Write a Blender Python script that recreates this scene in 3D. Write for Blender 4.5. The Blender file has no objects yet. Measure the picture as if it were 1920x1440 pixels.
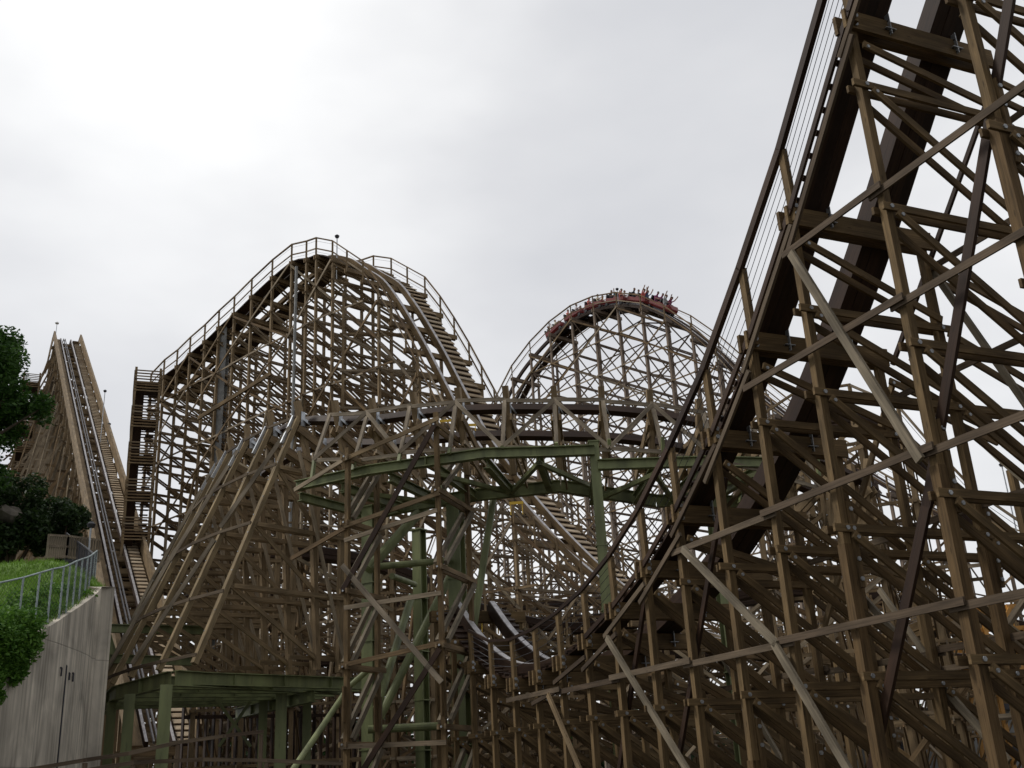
import bpy, math, random
from mathutils import Vector, Matrix
random.seed(7)
C = bpy.context.scene.collection
scn = bpy.context.scene
rad = math.radians
V = Vector

# ------------------------------------------------------------------ camera
FPX, PITCH, ROLL, CZ = 1957.0, rad(20.6), rad(-3.1), 2.0
_up = V((math.sin(ROLL)*math.cos(PITCH), math.cos(ROLL)*math.cos(PITCH), -math.sin(PITCH)))
_fw = V((0, 0, -1)) - _up*(-_up.z); _fw.normalize()
_rt = _fw.cross(_up)
RW = Matrix((_rt, _fw, _up))                       # camera axes -> world axes
cam_d = bpy.data.cameras.new('camera'); cam = bpy.data.objects.new('camera', cam_d); C.objects.link(cam)
cam_d.sensor_width = 36; cam_d.lens = 36*FPX/1920; cam_d.clip_start = 0.1; cam_d.clip_end = 3000
cam.matrix_world = Matrix.Translation((0, 0, CZ)) @ RW.to_4x4()
scn.camera = cam

# ------------------------------------------------------------------ sky, sun, exposure
w = bpy.data.worlds.new("World"); scn.world = w; w.use_nodes = True
nt = w.node_tree; N = nt.nodes; L = nt.links
for n in list(N): N.remove(n)
SUN_EL, SUN_AZ = rad(48), rad(-88)                 # azimuth from +Y towards +X
def nd(t, **k):
    n = N.new(t)
    for a, b in k.items(): setattr(n, a, b)
    return n
out = nd('ShaderNodeOutputWorld'); bg = nd('ShaderNodeBackground')
sky = nd('ShaderNodeTexSky', sky_type='NISHITA', sun_disc=False, sun_elevation=SUN_EL, sun_rotation=SUN_AZ)
tc = nd('ShaderNodeTexCoord'); mp = nd('ShaderNodeMapping'); mp.inputs['Scale'].default_value = (1, 1, 2.2)
L.new(tc.outputs['Generated'], mp.inputs['Vector'])
n1 = nd('ShaderNodeTexNoise'); n1.inputs['Scale'].default_value = 1.5; n1.inputs['Detail'].default_value = 5; n1.inputs['Roughness'].default_value = .45
n2 = nd('ShaderNodeTexNoise'); n2.inputs['Scale'].default_value = 5; n2.inputs['Detail'].default_value = 4; n2.inputs['Roughness'].default_value = .5
L.new(mp.outputs[0], n1.inputs['Vector']); L.new(mp.outputs[0], n2.inputs['Vector'])
ad = nd('ShaderNodeMath', operation='MULTIPLY_ADD'); ad.inputs[1].default_value = .22
L.new(n2.outputs['Fac'], ad.inputs[0]); L.new(n1.outputs['Fac'], ad.inputs[2])
# the thin bright part of the cloud deck in front of the sun, up to the left
dot = nd('ShaderNodeVectorMath', operation='DOT_PRODUCT')
L.new(tc.outputs['Generated'], dot.inputs[0]); dot.inputs[1].default_value = V((-.26, .70, .70)).normalized()
br = nd('ShaderNodeMapRange', interpolation_type='SMOOTHSTEP'); br.inputs['From Min'].default_value = .90; br.inputs['From Max'].default_value = 1.0
br.inputs['To Min'].default_value = 0; br.inputs['To Max'].default_value = .23
L.new(dot.outputs['Value'], br.inputs['Value'])
ad2 = nd('ShaderNodeMath', operation='ADD'); L.new(ad.outputs[0], ad2.inputs[0]); L.new(br.outputs[0], ad2.inputs[1])
cr = nd('ShaderNodeValToRGB'); e = cr.color_ramp.elements
e[0].position = .40; e[0].color = (4.85, 4.95, 5.25, 1); e[1].position = .93; e[1].color = (8.7, 8.7, 8.65, 1)
m_ = cr.color_ramp.elements.new(.66); m_.color = (6.2, 6.23, 6.38, 1)
L.new(ad2.outputs[0], cr.inputs['Fac'])
mx = nd('ShaderNodeMixRGB'); mx.inputs['Fac'].default_value = .93
L.new(sky.outputs[0], mx.inputs[1]); L.new(cr.outputs[0], mx.inputs[2])
# unseen sky behind the viewer, dimmed to cut front light and add contrast
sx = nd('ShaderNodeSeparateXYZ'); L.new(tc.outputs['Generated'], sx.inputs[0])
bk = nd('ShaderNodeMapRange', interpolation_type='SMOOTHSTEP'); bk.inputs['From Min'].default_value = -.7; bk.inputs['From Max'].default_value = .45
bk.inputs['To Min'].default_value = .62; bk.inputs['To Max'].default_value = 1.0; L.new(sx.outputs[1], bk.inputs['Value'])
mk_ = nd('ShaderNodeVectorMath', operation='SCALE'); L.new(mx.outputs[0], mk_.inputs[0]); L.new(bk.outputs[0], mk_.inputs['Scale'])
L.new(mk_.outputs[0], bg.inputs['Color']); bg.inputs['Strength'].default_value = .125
L.new(bg.outputs[0], out.inputs['Surface'])
sd = bpy.data.lights.new('sun', 'SUN'); so = bpy.data.objects.new('sun', sd); C.objects.link(so)
sd.energy = 1.5; sd.angle = rad(11); sd.color = (1, .965, .9)
sdir = V((math.sin(SUN_AZ)*math.cos(SUN_EL), math.cos(SUN_AZ)*math.cos(SUN_EL), math.sin(SUN_EL)))
so.rotation_euler = sdir.to_track_quat('Z', 'Y').to_euler()
scn.view_settings.view_transform = 'Standard'; scn.view_settings.look = 'None'
scn.view_settings.exposure = 0.0; scn.view_settings.gamma = 1.0
scn.cycles.max_bounces = 5; scn.cycles.diffuse_bounces = 1; scn.cycles.glossy_bounces = 2

# ------------------------------------------------------------------ measuring helpers
def ray(x, y): return RW @ V(((x-960)/FPX, -(y-720)/FPX, -1))
def atD(x, y, D):
    d = ray(x, y); return V((0, 0, CZ)) + d*(D/math.hypot(d.x, d.y))
def onplane(x, y, n, k):
    d = ray(x, y); return V((0, 0, CZ)) + d*((k-n.z*CZ)/n.dot(d))
def ang(deg): return V((math.sin(rad(deg)), math.cos(rad(deg)), 0))
def zoom(ox, oy, s, pts): return [(ox+a/s, oy+b/s) for a, b in pts]
def lerp(a, b, t): return a+(b-a)*t
def interp(x, xs, ys):
    if x <= xs[0]: return ys[0]+(ys[1]-ys[0])*(x-xs[0])/(xs[1]-xs[0])
    for i in range(len(xs)-1):
        if x <= xs[i+1]: return lerp(ys[i], ys[i+1], (x-xs[i])/(xs[i+1]-xs[i]))
    return ys[-1]+(ys[-1]-ys[-2])*(x-xs[-1])/(xs[-1]-xs[-2])

# ------------------------------------------------------------------ materials
def mat(name): 
    m = bpy.data.materials.new(name); m.use_nodes = True
    b = m.node_tree.nodes['Principled BSDF']; return m, m.node_tree, b
def wood(name, cols, rough=.8, grain=1.0, stain=.35, wet=.0):
    m, t, b = mat(name); n = t.nodes; l = t.links
    uv = n.new('ShaderNodeUVMap'); uv.uv_map = 'UVMap'
    geo = n.new('ShaderNodeNewGeometry'); 
    of = n.new('ShaderNodeCombineXYZ'); mul = n.new('ShaderNodeMath'); mul.operation = 'MULTIPLY'; mul.inputs[1].default_value = 57
    l.new(geo.outputs['Random Per Island'], mul.inputs[0]); l.new(mul.outputs[0], of.inputs[0]); l.new(mul.outputs[0], of.inputs[2])
    av = n.new('ShaderNodeVectorMath'); l.new(uv.outputs[0], av.inputs[0]); l.new(of.outputs[0], av.inputs[1])
    mpn = n.new('ShaderNodeMapping'); mpn.inputs['Scale'].default_value = (1.3, 38, 1); l.new(av.outputs[0], mpn.inputs[0])
    g = n.new('ShaderNodeTexNoise'); g.inputs['Scale'].default_value = 1; g.inputs['Detail'].default_value = 6; g.inputs['Roughness'].default_value = .65; g.inputs['Distortion'].default_value = .4
    l.new(mpn.outputs[0], g.inputs['Vector'])
    mp2 = n.new('ShaderNodeMapping'); mp2.inputs['Scale'].default_value = (1.1, 3.5, 1); l.new(av.outputs[0], mp2.inputs[0])
    s = n.new('ShaderNodeTexNoise'); s.inputs['Scale'].default_value = 1; s.inputs['Detail'].default_value = 3; l.new(mp2.outputs[0], s.inputs['Vector'])
    r = n.new('ShaderNodeValToRGB'); r.color_ramp.interpolation = 'LINEAR'
    el = r.color_ramp.elements
    for i, (p, c) in enumerate(cols):
        if i == 0: e_ = el[0]; e_.position = p
        elif i == len(cols)-1: e_ = el[1]; e_.position = p
    el[0].color = (*cols[0][1], 1); el[1].color = (*cols[-1][1], 1)
    for p, c in cols[1:-1]: q = el.new(p); q.color = (*c, 1)
    l.new(geo.outputs['Random Per Island'], r.inputs[0])
    # grain
    gr = n.new('ShaderNodeMapRange'); gr.inputs['From Min'].default_value = .3; gr.inputs['From Max'].default_value = .7
    gr.inputs['To Min'].default_value = 1-.38*grain; gr.inputs['To Max'].default_value = 1+.3*grain; l.new(g.outputs['Fac'], gr.inputs[0])
    mg = n.new('ShaderNodeVectorMath'); mg.operation = 'SCALE'; l.new(r.outputs[0], mg.inputs[0]); l.new(gr.outputs[0], mg.inputs['Scale'])
    # grey / dark stains along the piece
    sr = n.new('ShaderNodeMapRange'); sr.inputs['From Min'].default_value = .35; sr.inputs['From Max'].default_value = .68
    sr.inputs['To Min'].default_value = 1-stain; sr.inputs['To Max'].default_value = 1.12; l.new(s.outputs['Fac'], sr.inputs[0])
    ms = n.new('ShaderNodeVectorMath'); ms.operation = 'SCALE'; l.new(mg.outputs[0], ms.inputs[0]); l.new(sr.outputs[0], ms.inputs['Scale'])
    # knots
    mk = n.new('ShaderNodeMapping'); mk.inputs['Scale'].default_value = (2.2, 9, 1); l.new(av.outputs[0], mk.inputs[0])
    vo = n.new('ShaderNodeTexVoronoi'); vo.inputs['Scale'].default_value = 1; l.new(mk.outputs[0], vo.inputs['Vector'])
    kr = n.new('ShaderNodeMapRange'); kr.inputs['From Min'].default_value = .06; kr.inputs['From Max'].default_value = .16; kr.inputs['To Min'].default_value = .5; kr.inputs['To Max'].default_value = 1
    l.new(vo.outputs['Distance'], kr.inputs[0])
    mz = n.new('ShaderNodeVectorMath'); mz.operation = 'SCALE'; l.new(ms.outputs[0], mz.inputs[0]); l.new(kr.outputs[0], mz.inputs['Scale'])
    l.new(mz.outputs[0], b.inputs['Base Color'])
    b.inputs['Roughness'].default_value = rough; b.inputs['Specular IOR Level'].default_value = .3
    bp = n.new('ShaderNodeBump'); bp.inputs['Strength'].default_value = .35; bp.inputs['Distance'].default_value = .01
    l.new(g.outputs['Fac'], bp.inputs['Height']); l.new(bp.outputs[0], b.inputs['Normal'])
    return m
WOOD = wood('weathered_treated_timber', [(0, (.11, .068, .036)), (.2, (.26, .175, .092)), (.4, (.19, .122, .062)), (.6, (.31, .222, .125)), (.8, (.27, .21, .145)), (1, (.44, .35, .24))])
WOODN = wood('tan_treated_timber', [(0, (.11, .062, .028)), (.25, (.21, .135, .060)), (.45, (.155, .095, .045)), (.65, (.235, .16, .075)), (.85, (.20, .158, .11)), (1, (.31, .24, .14))], grain=1.15, stain=.45)
WOODT = wood('tan_leg_timber', [(0, (.24, .165, .085)), (.5, (.30, .22, .12)), (1, (.36, .28, .17))], stain=.4)
WOODR = wood('grey_brown_ribbon_timber', [(0, (.085, .058, .038)), (.5, (.13, .092, .06)), (1, (.18, .135, .09))])
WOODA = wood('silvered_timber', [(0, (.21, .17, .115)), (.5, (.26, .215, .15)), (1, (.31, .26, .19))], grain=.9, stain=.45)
WOODF = wood('pale_grey_far_timber', [(0, (.20, .145, .105)), (.5, (.27, .205, .155)), (1, (.36, .29, .23))], grain=.6)
WOODL = wood('pale_timber', [(0, (.27, .215, .15)), (.5, (.33, .27, .195)), (1, (.38, .31, .23))], grain=.9, stain=.45)
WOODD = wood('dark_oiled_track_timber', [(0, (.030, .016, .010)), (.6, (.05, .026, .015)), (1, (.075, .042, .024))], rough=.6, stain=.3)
TREAD = wood('walkway_tread_timber', [(0, (.38, .28, .18)), (.5, (.50, .39, .26)), (1, (.60, .49, .35))], grain=.8)
def paint(name, col, rough=.5, metal=0, noise=.2, sc=3.0, streak=False):
    m, t, b = mat(name); n = t.nodes; l = t.links
    tcn = n.new('ShaderNodeTexCoord'); mpn = n.new('ShaderNodeMapping'); l.new(tcn.outputs['Object'], mpn.inputs[0])
    if streak: mpn.inputs['Scale'].default_value = (1, 1, .15)
    g = n.new('ShaderNodeTexNoise'); g.inputs['Scale'].default_value = sc; g.inputs['Detail'].default_value = 6; l.new(mpn.outputs[0], g.inputs['Vector'])
    r = n.new('ShaderNodeMapRange'); r.inputs['From Min'].default_value = .3; r.inputs['From Max'].default_value = .7; r.inputs['To Min'].default_value = 1-noise; r.inputs['To Max'].default_value = 1+noise
    l.new(g.outputs['Fac'], r.inputs[0])
    s = n.new('ShaderNodeVectorMath'); s.operation = 'SCALE'; s.inputs[0].default_value = col; l.new(r.outputs[0], s.inputs['Scale'])
    l.new(s.outputs[0], b.inputs['Base Color']); b.inputs['Roughness'].default_value = rough; b.inputs['Metallic'].default_value = metal
    return m
GREEN = paint('sage_green_paint', (.205, .228, .10), .55, 0, .42, 2.6, True)
def rusty(m):
    t = m.node_tree; n = t.nodes; l = t.links; b = n['Principled BSDF']; src = b.inputs['Base Color'].links[0].from_socket
    tcn = n.new('ShaderNodeTexCoord'); mpn = n.new('ShaderNodeMapping'); mpn.inputs['Scale'].default_value = (1, 1, .22); l.new(tcn.outputs['Object'], mpn.inputs[0])
    g = n.new('ShaderNodeTexNoise'); g.inputs['Scale'].default_value = 5.5; g.inputs['Detail'].default_value = 9; g.inputs['Roughness'].default_value = .7; l.new(mpn.outputs[0], g.inputs['Vector'])
    r = n.new('ShaderNodeMapRange'); r.inputs['From Min'].default_value = .58; r.inputs['From Max'].default_value = .72; r.inputs['To Max'].default_value = .75; l.new(g.outputs['Fac'], r.inputs[0])
    x = n.new('ShaderNodeMixRGB'); x.inputs[2].default_value = (.075, .06, .035, 1); l.new(r.outputs[0], x.inputs[0]); l.new(src, x.inputs[1]); l.new(x.outputs[0], b.inputs['Base Color'])
rusty(GREEN)
GALV = paint('galvanised_steel', (.46, .48, .50), .45, .7, .25, 8)
STEEL = paint('worn_running_steel', (.50, .48, .48), .5, .4, .3, 5)
MAST = paint('pale_grey_paint', (.30, .30, .29), .6, 0, .25, 3)
DULL = paint('dull_grey_steel', (.17, .165, .17), .6, .2, .3, 4)
CABLE = paint('thin_dark_cable', (.10, .10, .11), .5, .5, .1)
RED = paint('red_train_paint', (.20, .022, .020), .45, 0, .2)
BLACK = paint('black_rubber', (.02, .02, .022), .6)
DARKM = paint('dark_metal', (.06, .06, .07), .5, .5)
WHITE = paint('white_lamp_glass', (.8, .8, .78), .4)
YELLOW = paint('yellow_marker_paint', (.75, .48, .04), .5)
ORANGE = paint('orange_painted_steel', (.55, .27, .06), .5)
GREYW = paint('grey_concrete_panel', (.32, .33, .33), .8, 0, .25, 1.5, True)
ROCK = paint('brown_grey_rock', (.12, .105, .085), .9, 0, .5, 2.5)
FENCE = paint('weathered_blue_grey_steel', (.36, .42, .42), .55, .3, .2, 5)
BARK = paint('bark', (.07, .05, .035), .9, 0, .4, 6)

# ------------------------------------------------------------------ mesh builder
class MB:
    def __init__(s): s.v = []; s.f = []; s.uv = []; s.m = []
    def box(s, p, q, a, b, w_, h_, mi=0):
        """box from p to q; a,b unit side vectors, full sizes w_ (along a) and h_ (along b)"""
        Ln = (q-p).length; i = len(s.v)
        A = a*(w_/2); B = b*(h_/2)
        for c in (p, q):
            s.v += [tuple(c-A-B), tuple(c+A-B), tuple(c+A+B), tuple(c-A+B)]
        fs = [(0, 1, 5, 4, w_), (1, 2, 6, 5, h_), (2, 3, 7, 6, w_), (3, 0, 4, 7, h_)]
        vv = 0
        for a0, a1, a2, a3, wd in fs:
            s.f.append((i+a0, i+a1, i+a2, i+a3)); s.uv += [(0, vv), (0, vv+wd), (Ln, vv+wd), (Ln, vv)]; vv += wd; s.m.append(mi)
        s.f.append((i+3, i+2, i+1, i)); s.uv += [(0, 0), (w_, 0), (w_, h_), (0, h_)]; s.m.append(mi)
        s.f.append((i+4, i+5, i+6, i+7)); s.uv += [(0, 0), (w_, 0), (w_, h_), (0, h_)]; s.m.append(mi)
    def beam(s, p, q, w_, h_, ref=V((0, 0, 1)), mi=0, j=0):
        p = V(p); q = V(q)
        if (q-p).length < 1e-4: return
        d = (q-p).normalized()
        a = d.cross(ref)
        if a.length < 1e-3: a = d.cross(V((0, 1, 0)))
        a.normalize(); b = a.cross(d)
        if j:
            p = p-d*random.uniform(0, j); q = q+d*random.uniform(0, j)
        s.box(p, q, a, b, w_, h_, mi)
    def tube(s, p, q, r, n=8, mi=0, r2=None):
        p = V(p); q = V(q); d = (q-p).normalized(); r2 = r if r2 is None else r2
        a = d.cross(V((0, 0, 1)))
        if a.length < 1e-3: a = V((1, 0, 0))
        a.normalize(); b = a.cross(d); i = len(s.v); Ln = (q-p).length
        for c, rr in ((p, r), (q, r2)):
            for k in range(n):
                t = 2*math.pi*k/n; s.v.append(tuple(c+a*rr*math.cos(t)+b*rr*math.sin(t)))
        for k in range(n):
            k2 = (k+1) % n; s.f.append((i+k, i+k2, i+n+k2, i+n+k)); s.m.append(mi)
            u = 2*math.pi*r/n; s.uv += [(0, k*u), (0, (k+1)*u), (Ln, (k+1)*u), (Ln, k*u)]
        s.f.append(tuple(i+k for k in range(n-1, -1, -1))); s.uv += [(0, 0)]*n; s.m.append(mi)
        s.f.append(tuple(i+n+k for k in range(n))); s.uv += [(0, 0)]*n; s.m.append(mi)
    def sweep(s, pts, side, up, w_, h_, mi=0):
        """continuous rectangular strip through pts with per-point side/up vectors"""
        i = len(s.v); acc = 0; n = len(pts)
        for k in range(n):
            A = side[k]*(w_/2); B = up[k]*(h_/2); c = pts[k]
            s.v += [tuple(c-A-B), tuple(c+A-B), tuple(c+A+B), tuple(c-A+B)]
        for k in range(n-1):
            Ln = (pts[k+1]-pts[k]).length; o = i+4*k; vv = 0
            for a0, a1, wd in ((0, 1, w_), (1, 2, h_), (2, 3, w_), (3, 0, h_)):
                s.f.append((o+a0, o+a1, o+4+a1, o+4+a0)); s.uv += [(acc, vv), (acc, vv+wd), (acc+Ln, vv+wd), (acc+Ln, vv)]; vv += wd; s.m.append(mi)
            acc += Ln
        s.f.append((i+3, i+2, i+1, i)); s.uv += [(0, 0)]*4; s.m.append(mi)
        o = i+4*(n-1); s.f.append((o, o+1, o+2, o+3)); s.uv += [(0, 0)]*4; s.m.append(mi)
    def ibeam(s, p, q, h_, b_, t=.025, mi=0):
        p = V(p); q = V(q); d = (q-p).normalized(); a = d.cross(V((0, 0, 1)))
        if a.length < 1e-3: a = V((1, 0, 0))
        a.normalize(); u = a.cross(d)
        s.box(p+u*(h_/2-t/2), q+u*(h_/2-t/2), a, u, b_, t, mi)
        s.box(p-u*(h_/2-t/2), q-u*(h_/2-t/2), a, u, b_, t, mi)
        s.box(p, q, a, u, t*.8, h_-2*t-.002, mi)
        Ln = (q-p).length; k = max(1, int(Ln/1.6))
        for j in range(1, k):
            c = p.lerp(q, j/k); s.box(c-d*.008, c+d*.008, a, u, b_*.92, h_-2*t-.004, mi)
    def build(s, name, mats, parent=None):
        me = bpy.data.meshes.new(name); me.from_pydata(s.v, [], s.f)
        uvl = me.uv_layers.new(name='UVMap'); flat = [c for t in s.uv for c in t]; uvl.data.foreach_set('uv', flat)
        if not isinstance(mats, (list, tuple)): mats = [mats]
        for m in mats: me.materials.append(m)
        me.polygons.foreach_set('material_index', s.m); me.update()
        o = bpy.data.objects.new(name, me); C.objects.link(o)
        if parent is not None: o.parent = parent
        return o
def thing(name, label, cat, group=None, loc=(0, 0, 0)):
    o = bpy.data.objects.new(name, None); C.objects.link(o); o.location = loc
    o['label'] = label; o['category'] = cat
    if group: o['group'] = group
    return o
def part(name, parent):
    o = bpy.data.objects.new(name, None); C.objects.link(o); o.parent = parent; return o
def tag(o, label, cat, group=None, kind=None):
    if kind: o['kind'] = kind
    else: o['category'] = cat
    if label: o['label'] = label
    if group: o['group'] = group
    return o
UP = V((0, 0, 1))

# ------------------------------------------------------------------ trestle bents
def bolt(mb, p, n, r=.022, mi=1):
    mb.tube(p, p+n*.018, r, 6, mi)

def bent(root, base, across, along, ztop, offs, levels, z0=0.0, post=.15, plank=(.045, .12), diag='\\', lean=None,
         ledger=(-.15, None), ledger_h=.3, detail=2, bolts=False, mats=(WOOD, GALV), skip_diag=(), skew=0, lean_ref=None, xb=False, drop=0):
    """one frame: posts at offsets along 'across', doubled chords, doubled diagonals. lean(off, z) -> horizontal shift of a post"""
    b = part('bent', root)
    lean = lean or (lambda o, z: 0.0)
    P = lambda o, z: base + across*(o+lean(o, z)) + UP*z
    d = (post+plank[0])/2+.003
    zt = lambda o: ztop - drop*max(0, o-offs[1])
    # posts
    for o in offs:
        mb = MB(); top = zt(o)-ledger_h*.5
        zb = z0; seg = 6.2; z = top
        while z > zb+.05:
            z2 = max(zb, z-seg*random.uniform(.8, 1.0)); 
            mb.beam(P(o, z2)-V((0, 0, 0)), P(o, z), post, post, across)
            if bolts and z2 > zb:                   # splice plate with its bolts
                c = P(o, z2); mb.beam(c-UP*.55+across*(post*.5+.03), c+UP*.55+across*(post*.5+.03), post*1.02, .055, across)
                for kz in (-.42, -.2, .2, .42): bolt(mb, c+UP*kz+across*(post*.5+.03)-along*-(post*.51), along*1, .028)
            z = z2
        mb.build('post', mats, b)
    if detail >= 2: chs = None
    allc = MB(); alld = MB()
    lv = sorted([z for z in levels if z < zt(offs[0])-.5 or True], reverse=True)
    prev = None
    for li, z in enumerate(lv):
        os_ = [o for o in offs if z < zt(o)-ledger_h]
        if len(os_) < 2: continue
        mb = MB() if detail >= 2 else allc
        a, c = P(os_[0], z)-across*random.uniform(.15, .24), P(os_[-1], z)+across*random.uniform(.12, .3)
        for sg in (-1, 1):
            mb.beam(a+along*(d*sg), c+along*(d*sg), plank[0], plank[1], UP)
        if bolts:
            for o in os_:
                for sg in (-1, 1):
                    bolt(mb, P(o, z)+along*(sg*(d+plank[0]/2)), along*sg, .03)
        if detail >= 2: mb.build('chord', mats, b)
    # diagonals, each bay between successive levels
    tops = [zt(offs[0])-.25]+[z for z in lv if z < zt(offs[0])-.6]
    d2 = d+plank[0]+.003
    for k in range(len(tops)):
        z1 = tops[k]; z2 = tops[k+1] if k+1 < len(tops) else max(z0, z1-2.05)
        if z1-z2 < .5: continue
        for j in range(len(offs)-1):
            if (k, j) in skip_diag: continue
            o1, o2 = offs[j], offs[j+1]
            if j > 0 and (z1 > zt(o1)+.1 or z2 > zt(o2)-.3): continue
            mb = MB() if detail >= 2 else alld
            prs = []
            if diag in '\\x' or xb: prs.append((P(o1, z1-.08), P(o2, z2+.08)))
            if diag == 'x' or xb: prs.append((P(o2, min(z1, zt(o2))-.08), P(o1, z2+.08)))
            if diag == '/': prs.append((P(o2, min(z1, zt(o2))-.08), P(o1, z2+.08)))
            for q, (s_, t_) in enumerate(prs):
                for sg in ((-1, 1) if not (diag == 'x') else ((-1,) if q else (1,))):
                    mb.beam(s_+along*(d2*sg), t_+along*(d2*sg), plank[0], plank[1], UP)
            if detail >= 2: mb.build('brace', mats, b)
    if detail < 2:
        if allc.v: allc.build('chord_set', mats, b)
        if alld.v: alld.build('brace_set', mats, b)
    # cap beam under the track
    if ledger:
        mb = MB(); l0 = offs[0]+ledger[0]; l1 = ledger[1] if ledger[1] is not None else offs[1]+.15
        pa = P(offs[0], ztop)+across*(l0-offs[0]); pb = pa+across*(l1-l0)+UP*(skew*(l1-l0))
        for sg in (-1, 1):
            mb.beam(pa+along*(sg*(post/2+.034)), pb+along*(sg*(post/2+.034)), .06, ledger_h, UP)
        if bolts:
            for o in (offs[0], offs[1]):
                for kz in (-.07, .07): bolt(mb, P(o, ztop+kz)+along*(-(post/2+.066)), -along, .035)
        mb.build('ledger', mats, b)
    return b

def ribbons(root, nodes, span=2, w=(.04, .11), side=0.0, name='ribbon', mats=WOOD, jitter=.03, across=None):
    """longitudinal planks through a list of points, overlapping every 'span' bents"""
    mb = MB(); k = 0; fl = 0
    while k < len(nodes)-1:
        k2 = min(len(nodes)-1, k+span); o = (across if across else V((0, 0, 0)))*(side+.045*(fl % 2))
        mb.beam(nodes[k]+o+UP*(.06*(fl % 2)), nodes[k2]+o+UP*(.06*(fl % 2)), w[0], w[1], UP, 0, .2); k = k2; fl += 1
    return mb.build(name, mats, root)

def xbrace(root, pts, name='face_brace', w=(.045, .12), mats=WOOD):
    mb = MB()
    for a, b in pts: mb.beam(a, b, w[0], w[1], UP, 0, .15)
    if mb.v: return mb.build(name, mats, root)

def track(root, ctr, side, up, gauge=1.0, rh=.26, rw=.20, walk=None, treads=True, boards=True, step=.27, rail_mat=None, fill=.86):
    """two laminated rails with steel running strips, optional walkways [(offset, width)]"""
    for sg in (-1, 1):
        mb = MB(); pts = [c+s*(gauge/2*sg)+u*(rh/2) for c, s, u in zip(ctr, side, up)]
        mb.sweep(pts, side, up, rw, rh, 0)
        r = mb.build('rail', rail_mat or WOODD, root)
        ms = MB()
        ms.sweep([p+u*(rh/2+.008) for p, u in zip(pts, up)], side, up, rw*.72, .014, 0)
        ms.build('running_strip', STEEL, r)
    for (o, wd) in (walk or []):
        wk = part('walkway', root)
        if boards:
            mb = MB()
            for q in (-.25, .25): mb.sweep([c+s*(o+wd*q)+u*(.02+.004*(q > 0)) for c, s, u in zip(ctr, side, up)], side, up, wd*.497, .05)
            mb.build('bearer', WOODD, wk)
        mb = MB(); acc = 0; nxt = 0
        for k in range(len(ctr)-1):
            a, b_ = ctr[k], ctr[k+1]; Ln = (b_-a).length
            while nxt <= acc+Ln:
                t = (nxt-acc)/Ln; c = a.lerp(b_, t); s = side[k].lerp(side[k+1], t).normalized(); u = up[k].lerp(up[k+1], t).normalized()
                tng = s.cross(u)
                if treads == 'flat':
                    h = V((tng.x, tng.y, 0)).normalized()
                    m2 = (h*.35+tng).normalized(); n2 = s.cross(m2) if s.cross(m2).z > 0 else -s.cross(m2)
                    mb.box(c+s*(o-wd/2)+u*.09, c+s*(o+wd/2)+u*.09, m2, n2, step*fill, .05)
                else:
                    mb.box(c+s*(o-wd*.58)+u*.075, c+s*(o+wd*.58)+u*.075, tng, u, .10, .05)
                nxt += step if treads == 'flat' else .36
            acc += Ln
        mb.build('tread', TREAD if treads == 'flat' else WOODD, wk)

def handrail(root, bases, tops, wires=3, mid=True, w=.09, pw=.10, mats=WOOD, top_mat=None, cable=True):
    h = part('handrail', root)
    for a, b in zip(bases, tops):
        mb = MB(); mb.beam(a, b, pw, pw, V((1, 0, 0))); mb.build('rail_post', mats, h)
    mb = MB(); side = (tops[-1]-tops[0]).cross(UP).normalized()
    for k in range(len(tops)-1): mb.beam(tops[k], tops[k+1], w, w*.8, UP, 0, .06)
    if mid:
        for k in range(len(tops)-1): mb.beam(bases[k].lerp(tops[k], mid if mid is not True else .45), bases[k+1].lerp(tops[k+1], mid if mid is not True else .45), .04, .08, UP, 0, .05)
    mb.build('top_rail', top_mat or mats, h)
    if cable:
        mb = MB()
        for q in range(wires):
            t = .35+.5*q/max(1, wires-1)
            for k in range(len(tops)-1): mb.tube(bases[k].lerp(tops[k], t), bases[k+1].lerp(tops[k+1], t), .008, 4)
        mb.build('wire', CABLE, h)

def frames(ctr, bank=None):
    side = []; up = []
    for k in range(len(ctr)):
        a = ctr[max(0, k-1)]; b = ctr[min(len(ctr)-1, k+1)]; t = (b-a).normalized()
        s = V((t.y, -t.x, 0)).normalized()           # to the right of travel
        u = s.cross(t).normalized()
        if bank: 
            M = Matrix.Rotation(bank[k], 3, t); s = M @ s; u = M @ u
        side.append(s); up.append(u)
    return side, up
def smooth(pts, n=6):
    """Catmull-Rom through pts"""
    o = []; P_ = [pts[0]*2-pts[1]]+list(pts)+[pts[-1]*2-pts[-2]]
    for i in range(1, len(P_)-2):
        for k in range(n):
            t = k/n; a, b, c, d = P_[i-1], P_[i], P_[i+1], P_[i+2]
            o.append(.5*((2*b)+(c-a)*t+(2*a-5*b+4*c-d)*t*t+(3*b-3*c+d-a)*t**3))
    o.append(pts[-1]); return o

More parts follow.
